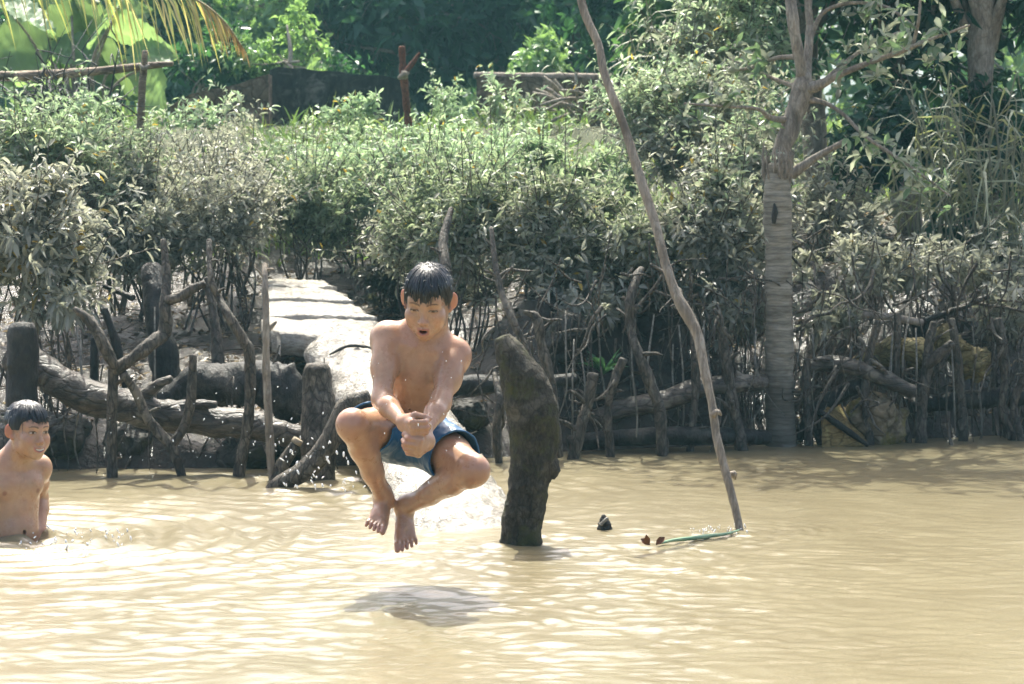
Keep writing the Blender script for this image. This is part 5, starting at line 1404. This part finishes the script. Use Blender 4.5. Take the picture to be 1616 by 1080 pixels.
# ---- branching tree behind the palm trunk
def build_branch_tree():
    Y = 12.6
    root = empty("branching_tree", (*at(1228, 300, Y)[:2], float(ground_z(at(1228, 300, Y)[0], Y)))); tag(root, "slender grey tree forking above the top of the ringed palm trunk", "tree")
    LO = []
    def lim(pts, seed, nm="limb", amp=.1, par=None):
        P = [at(x, y, Y + dy) for x, y, dy, r in pts]; R = [r * Y / F_PX for x, y, dy, r in pts]
        V, Fc = tube(P, R, 14, 7, amp, 10, seed); LO.append(Geo().add(V, Fc).obj(nm, TREEBARK, par or root)); return np.array(P)
    lim([(1238, 640, .1, 15), (1236, 500, .1, 15), (1232, 300, .08, 16), (1231, 262, .02, 16), (1237, 228, 0, 15), (1248, 200, 0, 15), (1258, 172, 0, 16), (1266, 142, 0, 16), (1270, 118, 0, 12)], 1, "trunk", .14)
    L = [lim([(1268, 130, 0, 11), (1262, 95, -.03, 9), (1254, 55, -.05, 9), (1250, 20, -.05, 9), (1242, -40, 0, 8), (1225, -160, 0, 6), (1210, -260, .1, 3)], 2),
         lim([(1271, 125, 0, 10), (1276, 80, .05, 7), (1278, 40, .08, 6), (1276, -10, .1, 6), (1290, -120, .1, 5), (1310, -240, 0, 3)], 3),
         lim([(1268, 140, 0, 11), (1290, 136, -.05, 9), (1320, 120, -.1, 5.5), (1370, 100, -.2, 4.5), (1420, 82, -.3, 4), (1470, 62, -.4, 2.5), (1530, 40, -.5, 1.5)], 4),
         lim([(1300, 132, -.06, 6), (1325, 108, 0, 4.5), (1352, 85, .1, 3.5), (1385, 66, .2, 3), (1420, 50, .3, 1.5)], 5, 'offshoot', .1, LO[3]),
         lim([(1272, 158, 0, 7), (1300, 162, -.05, 4), (1330, 180, -.1, 3), (1365, 215, -.15, 3), (1410, 245, -.2, 2.5), (1460, 280, -.25, 2), (1500, 310, -.3, 1.2)], 6),
         lim([(1245, 190, 0, 6), (1215, 186, -.1, 4), (1195, 172, -.2, 3), (1140, 168, -.3, 2.5), (1080, 164, -.4, 1.5)], 7),
         lim([(1262, 90, 0, 5), (1225, 92, .1, 3.5), (1190, 106, .2, 3), (1150, 112, .3, 1.5)], 8),
         lim([(1264, 140, 0, 5), (1225, 126, .2, 3), (1180, 105, .4, 2.5), (1150, 92, .5, 1.5)], 9),
         lim([(1250, 275, -.02, 9), (1285, 250, -.05, 6), (1310, 236, -.08, 5), (1333, 224, -.1, 5)], 10),
         lim([(1278, 60, .1, 5), (1300, 20, .1, 3.5), (1345, 5, 0, 3), (1400, 12, -.1, 2.5), (1440, 40, -.2, 2)], 11),
         lim([(1440, 75, -.3, 3), (1450, 30, -.4, 2.5), (1453, -10, -.4, 2)], 12, 'offshoot', .1, LO[3])]
    rng = np.random.default_rng(77); T, D = [], []
    for P in L[2:8] + L[9:]:
        C = catmull(P, 12); n = len(C)
        for i in range(int(n * .45), n):
            for _ in range(2):
                if rng.uniform() < .30:
                    T.append(C[i] + rng.normal(0, .055, 3)); D.append(nrm(np.array([rng.normal(0, .6), rng.normal(0, .6), .5])))
    T, D = np.array(T), np.array(D)
    # the crown above the picture: the tree goes on upwards
    C2 = clump_points(rng, np.array([2.2, 14.0, 3.9]), np.array([1.7, 1.7, 1.1]), 650, .12, 1.6, 5)
    C3 = clump_points(rng, np.array([.85, 13.2, 3.3]), np.array([.8, .8, .55]), 200, .14, 1.6, 6)
    T2 = np.vstack([C2, C3]); D2 = nrm(rng.normal(0, .6, T2.shape) + [0, 0, .5])
    V, Fc, m = rosettes(rng, np.vstack([T, T2]), np.vstack([D, D2]), 6, .070, (35, 88), .40, .35)
    prof = lambda P, r: np.where((r.uniform(0, 1, len(P)) < .35)[:, None], np.array([.20, .30, .15]), np.array([.38, .41, .32]))
    Geo().add(V, Fc, leaf_cols(rng, V, m, prof)).obj("crown", LEAF, root)
    limb_tree(rng, [at(1225, -160, Y), at(1290, -120, Y + .1)], T2, 40, .02).obj("branches", TREEBARK, root)
build_branch_tree()

# ---- background trees: trunk, limbs and a crown of leaf clumps
def tree(name, label, px, Y, top_z, low_z, r, n, leafL, cols, seed, trunk_r=.09, k=5, dense=.08, kind='rhomb', group=None, tri_r=None, droop=.35):
    rng = np.random.default_rng(500 + seed)
    x = (px - 808) / F_PX * Y; bz = float(ground_z(x, Y))
    root = empty(name, (x, Y, bz)); tag(root, label, "tree", group)
    C = np.array([x, Y, (top_z + low_z) / 2]); R = np.array([r, r * .8, (top_z - low_z) / 2])
    P = [np.array([x + rng.normal(0, .05), Y, bz - .1]), np.array([x + rng.normal(0, .1), Y, bz + (C[2] - bz) * .5]), C + rng.normal(0, .1, 3), C + np.array([0, 0, R[2] * .6])]
    V, Fc = tube(P, [trunk_r, trunk_r * .8, trunk_r * .6, trunk_r * .2], 12, 8, .12, 5, seed)
    Geo().add(V, Fc).obj("trunk", TREEBARK, root)
    # uneven crown: several clumps of different size
    T = []; nc = 9
    for i in range(nc):
        c = C + rnd_dir(rng, 1)[0] * R * rng.uniform(.35, .8); rr = R * rng.uniform(.35, .62)
        T.append(clump_points(rng, c, rr, n // nc, dense, 1.3, seed + i, 2.0, .9))
    T = np.vstack(T)
    out = nrm((T - C) / R); D = nrm(out + [0, 0, .25] + rng.normal(0, .4, T.shape))
    V, Fc, m = rosettes(rng, T, D, k, leafL, (30, 95), .45, droop, kind)
    def prof(Q, r):
        t = np.clip(.5 + .6 * fbm(Q * .9, 2, seed), 0, 1)[:, None]
        return np.array(cols[0]) * (1 - t) + np.array(cols[1]) * t
    Geo().add(V, Fc, leaf_cols(rng, V, m, prof)).obj("crown", LEAF_FAR, root)
    limb_tree(rng, [P[1], P[2]], T[::5], 14, trunk_r * .35).obj("limbs", TREEBARK, root)
    return root
def build_trees():
    dk = ((.035, .10, .070), (.08, .19, .115)); md = ((.05, .14, .07), (.13, .25, .12)); lt = ((.17, .32, .14), (.32, .46, .24)); dg = ((.028, .085, .065), (.06, .14, .095))
    tree("broadleaf_tree", "dark glossy broadleaf tree behind the rusty post", 640, 27.5, 5.2, 2.0, 1.15, 1100, .20, dk, 1)
    tree("broadleaf_tree", "dark broadleaf tree above the brown ruined wall's left half", 790, 28, 5.4, 2.2, 1.05, 1000, .19, dk, 2)
    tree("broadleaf_tree", "mid green tree behind the brown ruined wall's right end", 935, 27, 4.8, 2.1, 1.0, 900, .16, md, 3)
    tree("sunlit_shrub", "sunlit pale green shrub above the middle of the brown wall", 850, 23.3, 2.85, 2.0, .42, 380, .09, lt, 4, .03)
    tree("sunlit_shrub", "sunlit pale green shrub behind the left end of the mossy concrete wall", 455, 23.0, 3.15, 2.05, .55, 420, .085, lt, 5, .04)
    tree("sunlit_shrub", "low sunlit shrub just behind the middle of the mossy concrete wall", 540, 23.6, 2.75, 2.05, .45, 300, .075, md, 21, .03)
    tree("sunlit_shrub", "sunlit shrub with bigger leaves above the low brown earthen wall", 345, 23.2, 3.0, 2.0, .55, 320, .13, md, 22, .04)
    tree("broadleaf_tree", "fine leaved blue green tree with a grey trunk left of the mossy concrete wall", 420, 27.5, 4.6, 2.4, 1.0, 950, .12, lt, 6, .10)
    tree("broadleaf_tree", "sunlit airy tree far back at the top between the dark trees", 540, 33, 5.0, 2.8, 1.6, 1100, .15, lt, 7)
    tree("broadleaf_tree", "shaded tree behind the palm frond's drooping tip", 300, 28, 5.0, 2.2, 1.2, 900, .15, md, 8)
    tree("broadleaf_tree", "sunlit tree behind the big leaves at the far upper left", 90, 30, 7.0, 2.2, 1.7, 1000, .17, md, 9)
    tree("broadleaf_tree", "dark green tree filling the top behind the branching tree", 1290, 16.6, 5.5, 1.55, 1.2, 1900, .12, dk, 10, .10)
    tree("broadleaf_tree", "deep teal tree at the upper right corner", 1560, 15.8, 5.5, 1.65, 1.25, 2000, .11, dg, 11, .10)
    tree("broadleaf_tree", "dark teal tree between the branching tree and the right corner", 1430, 16.4, 5.5, 1.55, 1.2, 1900, .12, dk, 12, .10)
    tree("broadleaf_tree", "green tree behind the tall shrub right of the crooked pole", 1110, 21, 4.4, 2.0, 1.05, 1100, .14, md, 13)
    tree("broadleaf_tree", "lighter green tree peeping out above the airy upright shrub", 1010, 24, 4.6, 2.1, .9, 900, .13, md, 14)
    tree("weeping_shrub", "small dark shrub in the hollow right of the palm trunk", 1390, 15.2, 1.95, 1.2, .45, 420, .09, dg, 15, .03)
    tree("weeping_shrub", "dark shrub at the right edge behind the reeds", 1560, 15.6, 2.1, .9, .6, 560, .09, dg, 16, .03)
    # far wood that closes the view
    rng = np.random.default_rng(9)
    n = 15000
    x = rng.uniform(-16, 16, n); y = rng.uniform(40, 52, n); z = rng.uniform(2.2, 11, n) + .8 * fbm(np.stack([x * .3, y * 0, x * 0], -1), 2, 3)
    P = np.stack([x, y, z], -1); P = P[fbm(P * .45, 2, 6) > -.35]
    D = nrm(rng.normal(0, .5, P.shape) + [0, -.3, .5])
    V, Fc, m = rosettes(rng, P, D, 4, .36, (30, 95), .5, .3, 'rhomb')
    prof = lambda Q, r: np.array(md[0]) * .8 + (np.array(lt[1]) - np.array(md[0])) * np.clip(.35 + .8 * fbm(Q * .35, 2, 8), 0, 1)[:, None]
    o = Geo().add(V, Fc, leaf_cols(rng, V, m, prof)).obj("far_wood", LEAF_FAR); tag(o, "far green wood closing the view behind the bank", "wood", None, "stuff")
    o["category"] = "wood"
build_trees()

# ---- grass on the bank top, leaf litter on the mud
def build_ground_cover():
    rng = np.random.default_rng(12)
    n = 24000
    x = rng.uniform(-4.5, 5, n); d = rng.uniform(4.0, 13.5, n); y = shore(x) + d
    keep = fbm(np.stack([x * .8, y * .6, 0 * x], -1), 2, 4) > -.25; x, y = x[keep], y[keep]
    P = np.stack([x, y, ground_z(x, y) - .01], -1); N = len(P)
    L = rng.uniform(.12, .34, N) * (1 + .5 * fbm(P * .9, 2, 5))
    D = nrm(np.stack([rng.normal(0, .45, N), rng.normal(0, .45, N), np.ones(N)], -1))
    V, Fc, m = leaves(P, D, rnd_dir(rng, N), L, rng.uniform(.008, .018, N), rng.uniform(.1, .8, N), 0, 'blade')
    col = lambda Q, r: np.array([.17, .27, .11]) * (1 + .35 * fbm(Q * 1.1, 2, 9))[:, None] + np.array([.10, .06, .02]) * (r.uniform(0, 1, len(Q)) < .2)[:, None]
    o = Geo().add(V, Fc, leaf_cols(rng, V, m, col)).obj("bank_grass", GRASS); tag(o, "bright tufted grass covering the top of the bank", None, None, "stuff"); o["category"] = "grass"
    n = 5000
    x = rng.uniform(-3, 3.4, n); d = rng.uniform(.25, 4.5, n); y = shore(x) + d
    P = np.stack([x, y, ground_z(x, y) + .012], -1)
    D = nrm(np.stack([rng.normal(0, 1, n), rng.normal(0, 1, n), rng.normal(.05, .25, n)], -1))
    V, Fc, m = leaves(P, D, nrm(np.array([[0, 0, 1.0]]) + rng.normal(0, .3, (n, 3))), rng.uniform(.03, .075, n), rng.uniform(.015, .03, n), .2, .35, 'oval')
    pal = np.array([[.10, .07, .045], [.20, .15, .10], [.30, .24, .17], [.06, .045, .035]])
    col = lambda Q, r: pal[r.integers(0, 4, len(Q))]
    A = P[::6] + [0, 0, .01]; B_ = A + nrm(rng.normal(0, 1, A.shape) * [1, 1, .15]) * rng.uniform(.08, .3, (len(A), 1))
    G = Geo().add(V, Fc, leaf_cols(rng, V, m, col)); G.add(*sticks(A, B_, .004, .002, 4), col=(.12, .095, .07))
    o = G.obj("leaf_litter", LEAF); tag(o, "dead leaves and twigs strewn over the mud bank", None, None, "stuff"); o["category"] = "leaf litter"
build_ground_cover()

# ---- broad leaves at the upper left
def big_leaf(P, d, up, L, W, rng):
    nu, nv = 25, 13; u = np.linspace(0, 1, nu); v = np.linspace(-1, 1, nv)
    d = nrm(d); s = nrm(np.cross(d, up)); n = np.cross(s, d)
    w = np.sin(np.pi * u ** .62) ** .75 * W * .5; w = w * (1 + .07 * rng.normal(0, 1, nu)); w[-1] = 0.002; w[0] = .01
    U, Vv = np.meshgrid(u, v, indexing='ij')
    back = -.12 * L * np.exp(-u / .12)[:, None] * np.abs(v)[None] ** 1.5
    X = P + d * (U * L + back)[..., None] + s * (w[:, None] * v[None])[..., None]
    h = .10 * W * np.abs(Vv) ** 1.4 + .018 * W * np.cos((U * 9 - np.abs(Vv) * 2.2) * 6.28 * .8) * np.minimum(np.abs(Vv) * 3, 1) + .02 * W * np.sin(U * 18 + np.abs(Vv) * 3) * np.abs(Vv) + rng.normal(0, .006, U.shape)
    X = X + n * h[..., None]; X[..., 2] -= .22 * L * U ** 2
    i, j = np.meshgrid(np.arange(nu - 1), np.arange(nv - 1), indexing='ij'); q = i * nv + j
    return X.reshape(-1, 3), [np.stack([q, q + nv, q + nv + 1, q + 1], -1).reshape(-1, 4)]
_u, _v = np.meshgrid(np.linspace(0, 1, 25), np.linspace(-1, 1, 13), indexing='ij')
VEIN = (1 + .30 * np.exp(-(_v / .07) ** 2) + .16 * np.maximum(np.cos((_u * 9 - np.abs(_v) * 2.2) * 6.28 * .8), 0) ** 6).ravel()[:, None]
def build_big_leaves():
    rng = np.random.default_rng(31); Y = 20.0
    c = at(120, 150, Y); bz = float(ground_z(c[0], Y))
    root = empty("large_leaf_plant", (c[0], Y, bz)); tag(root, "plant with huge pale green see-through leaves at upper left", "plant")
    spec = [(60, 45, 150, 130, -150), (150, 60, 150, 130, -60), (215, 55, 120, 95, -20), (250, 135, 95, 80, -75), (20, 75, 120, 105, 170), (95, 110, 110, 90, -100), (185, 120, 95, 80, -45), (40, 20, 100, 85, -30), (110, 75, 80, 70, 150), (170, 30, 80, 66, -120), (225, 150, 70, 60, 20), (5, 130, 80, 70, -60), (80, 150, 75, 60, 30), (30, 150, 80, 70, -120), (120, 30, 120, 100, 60), (240, 85, 85, 70, 10), (60, 105, 85, 70, 200), (160, 160, 70, 55, -110), (-20, 110, 100, 90, -100), (200, 25, 100, 80, 40)]
    G, S = Geo(), []
    for x, y, L, W, a in spec:
        t = Y + rng.uniform(-.5, .6); s = t / F_PX
        d = np.array([math.cos(math.radians(a)), rng.uniform(-.7, .1), math.sin(math.radians(a)) * .7])
        p0 = at(x, y, t) - nrm(d) * L * s * .4
        V, Fc = big_leaf(p0, d, np.array([rng.normal(0, .6), rng.normal(-.3, .7), .8]), L * s * .95, W * s * .9, rng)
        G.add(V, Fc, np.array([.24, .37, .20]) * rng.uniform(.55, 1.15) * VEIN * (1 - .16 * fbm(V * 5, 3, 3)[:, None]))
        m = (p0 + np.array([c[0], Y, bz])) / 2 + np.array([0, 0, .15]); S.append((p0, m))
    G.obj("foliage", LEAF_BIG, root)
    G = Geo()
    for p0, m in S: G.add(*tube([[c[0] + rng.normal(0, .15), Y, bz - .05], m, p0], [.018, .013, .008], 7, 6, .05))
    G.obj("stalks", TREEBARK, root)
    # dark bare twigs in front
    t2 = empty("bare_shrub", (*at(110, 200, 16.5)[:2], float(ground_z(at(110, 200, 16.5)[0], 16.5)))); tag(t2, "leafless dark twiggy shrub in front of the huge pale leaves", "shrub")
    G = Geo()
    for k in range(22):
        x0 = rng.uniform(20, 200); a = rng.normal(1.57, .7); L = rng.uniform(60, 150)
        pts = [at(x0, 215, 16.5)]; x, y = x0, 215
        for _ in range(4):
            a += rng.normal(0, .4); x += math.cos(a) * L / 4; y -= abs(math.sin(a)) * L / 4; pts.append(at(x, y, 16.5 + rng.normal(0, .1)))
        G.add(*tube(pts, [.012, .010, .008, .006, .003], 6, 4, .1))
        for q in range(3):
            b = pts[2 + q % 3]; G.add(*tube([b, b + rng.normal(0, .08, 3) + [0, 0, .05], b + rng.normal(0, .16, 3) + [0, 0, .1]], [.006, .005, .002], 5, 3, .1))
    G.obj("branches", DARKWOOD, t2)
build_big_leaves()

# ---- drooping palm frond at the top left
def build_frond():
    rng = np.random.default_rng(6); Y = 14.2
    pts = [(-260, -70), (-120, -72), (20, -62), (150, -46), (250, -24), (310, 0), (352, 32), (384, 76)]
    P = np.array([at(x, y, Y + .25 - .0009 * x) for x, y in pts])
    root = empty("palm_frond", P[0]); tag(root, "drooping yellow green palm frond with a dry orange tip at the top left", "palm frond")
    V, Fc = tube(P, [.024, .022, .018, .014, .010, .007, .005, .003], 8, 8, .05)
    rm, nt, b = new_mat("frond_rib"); b.inputs["Base Color"].default_value = (.30, .24, .10, 1); b.inputs["Roughness"].default_value = .5
    Geo().add(V, Fc).obj("rib", rm, root)
    C = catmull(P, 26); T = nrm(np.gradient(C, axis=0)); n = len(C)
    pos, d, up, L, W, dr, col = [], [], [], [], [], [], []
    for i in range(8, n):
        t = i / (n - 1)
        for sd in (-1, 1):
            for _ in range(1 if rng.uniform() < .5 else 0):
                pos.append(C[i]); a = rng.uniform(.25, .6) if t < .75 else rng.uniform(.7, 1.1)
                d.append(nrm(T[i] * a * (1 if t < .8 else 1.4) + np.array([0, sd * .55 * (1 - t * .6), -.45]) + rng.normal(0, .10, 3)))
                up.append(np.array([rng.normal(0, .5), -.3, 1.0])); L.append(rng.uniform(.20, .40) * (1 - .78 * smooth(.55, .95, t))); W.append(rng.uniform(.008, .015)); dr.append(rng.uniform(.5, 1.0))
                dry = smooth(.62, .9, t + rng.normal(0, .07)); g = np.array([.44, .46, .20]) if rng.uniform() < .6 else np.array([.56, .52, .32])
                col.append(g * (1 - dry) + np.array([.42, .29, .16]) * dry)
    V, Fc, m = leaves(np.array(pos), np.array(d), np.array(up), np.array(L), np.array(W), np.array(dr), 0, 'blade')
    Geo().add(V, Fc, np.repeat(np.array(col), m, 0)).obj("leaflets", LEAF_BIG, root)
build_frond()

# ---- reeds at the right, green rosette plant in the middle, thin shoots
def reed(label, px, Y, h, n, seed, cat="reeds"):
    rng = np.random.default_rng(seed); x = (px - 808) / F_PX * Y; bz = float(ground_z(x, Y))
    root = empty("reed_clump", (x, Y, bz)); tag(root, label, cat)
    G = Geo(); L_ = Geo()
    for k in range(n):
        b = np.array([x + rng.normal(0, .10), Y + rng.normal(0, .12), bz - .02]); hh = h * rng.uniform(.6, 1.1); lean = rng.normal(0, .18); az = rng.uniform(0, 6.28)
        q = np.array([math.cos(az), math.sin(az) * .6, 0])
        top = b + np.array([lean, 0, hh]); end = top + q * rng.uniform(.08, .2) - [0, 0, rng.uniform(.05, .22)]
        pts = [b, b * .5 + top * .5 + q * .02, top, (top + end) / 2 + [0, 0, .03], end]
        G.add(*tube(pts, [.006, .0055, .004, .003, .0015], 5, 5, .05), col=np.array([.36, .36, .27]) * rng.uniform(.6, 1.1))
        m = 6; t = rng.uniform(.3, 1.0, m)[:, None]
        pp = b * (1 - t) + top * t; dd = nrm(np.stack([rng.normal(0, 1, m), rng.normal(0, .6, m), rng.uniform(.3, 1.2, m)], -1))
        V, Fc, mm = leaves(pp, dd, rnd_dir(rng, m), rng.uniform(.22, .5, m), .016, rng.uniform(.6, 1.5, m), 0, 'blade')
        L_.add(V, Fc, np.array([.36, .39, .28]) * rng.uniform(.6, 1.2))
    G.obj("stalks", GRASS, root); L_.obj("foliage", GRASS, root)
build_reeds = [reed("pale arching reeds at the right edge, in front of the dark hollow", 1600, 13.9, 1.15, 22, 1),
               reed("pale arching reeds left of the ones at the right edge", 1535, 14.1, 1.05, 18, 2),
               reed("short thin reeds at the left end of the reed bed", 1470, 14.3, .85, 12, 3),
               reed("long grass blades shooting up beside the airy upright shrub at the top", 1062, 16.6, 1.5, 16, 4, "grass clump")]
def build_rosette():
    rng = np.random.default_rng(2); c = at(952, 592, 12.15)
    root = empty("rosette_plant", c); tag(root, "small fresh green plant with sword leaves on the dark bank", "plant")
    n = 16; az = np.linspace(0, 6.28, n) + rng.normal(0, .2, n)
    D = nrm(np.stack([np.cos(az), np.sin(az) * .7, rng.uniform(.5, 1.8, n)], -1))
    V, Fc, m = leaves(np.tile(c, (n, 1)), D, np.tile([0, 0, 1.0], (n, 1)), rng.uniform(.13, .22, n), rng.uniform(.03, .045, n), rng.uniform(.1, .5, n), .3, 'oval')
    Geo().add(V, Fc, np.tile([.07, .17, .10], (len(V), 1))).obj("foliage", LEAF_BIG, root)
build_rosette()

# ---- water thrown up
def build_droplets():
    rng = np.random.default_rng(14); m, nt, b = new_mat("water_drop")
    b.inputs["Base Color"].default_value = (.95, .95, .93, 1); b.inputs["Roughness"].default_value = .08; b.inputs["Specular IOR Level"].default_value = .8
    G = Geo()
    def drop(p, r):
        k, s = 6, 4; V = []; el = rng.uniform(.8, 2.6); sk = rng.normal(0, .7)
        for i in range(1, s):
            a = math.pi * i / s
            for j in range(k): V.append(p + r * np.array([math.sin(a) * math.cos(6.283 * j / k) + sk * math.cos(a), math.sin(a) * math.sin(6.283 * j / k), math.cos(a) * el]))
        V += [p + r * np.array([sk, 0, el]), p - r * np.array([sk, 0, el])]; N = k * (s - 1); F, T = [], []
        for i in range(s - 2):
            for j in range(k): F.append([i*k + j, (i+1)*k + j, (i+1)*k + (j+1) % k, i*k + (j+1) % k])
        for j in range(k): T += [[N, j, (j+1) % k], [N + 1, (s-2)*k + (j+1) % k, (s-2)*k + j]]
        G.add(V, [np.array(F), np.array(T)])
    for _ in range(60): drop(at(rng.uniform(165, 520), rng.uniform(610, 752) , rng.uniform(9.4, 10.6)), .0012 + .0024 * rng.uniform() ** 2)
    for _ in range(16): drop(at(rng.uniform(575, 740), rng.uniform(500, 800), rng.uniform(7.2, 7.5)), rng.uniform(.001, .002))
    for _ in range(60): drop(at(rng.uniform(440, 600), rng.uniform(690, 775), rng.uniform(9.0, 10.2)), rng.uniform(.002, .005))
    for _ in range(50): drop(on_water(rng.uniform(30, 210), rng.uniform(838, 872)) + [0, 0, rng.uniform(.005, .03)], rng.uniform(.002, .005))
    for _ in range(30): drop(on_water(rng.uniform(1090, 1180), rng.uniform(832, 845)) + [0, 0, rng.uniform(.004, .012)], rng.uniform(.002, .004))
    o = G.obj("water_droplets", m); tag(o, "scattered bright drops of splashed water in the air", None, None, "stuff"); o["category"] = "water drops"
build_droplets()
# ------------------------------------------------------------------ thin scattering volume added to lift dark tones towards teal
def build_haze():
    V = np.array([[x, y, z] for x in (-222, 222) for y in (-122, 262) for z in (-2.2, 14.5)], float)
    Fq = np.array([[0, 1, 3, 2], [4, 6, 7, 5], [0, 4, 5, 1], [2, 3, 7, 6], [0, 2, 6, 4], [1, 5, 7, 3]])
    m = bpy.data.materials.new("shadow_lift_haze"); m.use_nodes = True; nt = m.node_tree; nt.nodes.clear()
    v = nt.nodes.new("ShaderNodeVolumePrincipled"); out = nt.nodes.new("ShaderNodeOutputMaterial")
    v.inputs["Color"].default_value = (.40, .88, 1.0, 1); v.inputs["Density"].default_value = .0011; v.inputs["Anisotropy"].default_value = .35
    nt.links.new(v.outputs[0], out.inputs["Volume"])
    o = link("shadow_lift_haze", make_mesh("shadow_lift_haze", V, [Fq], m, None, False)); tag(o, kind="stuff")
build_haze()
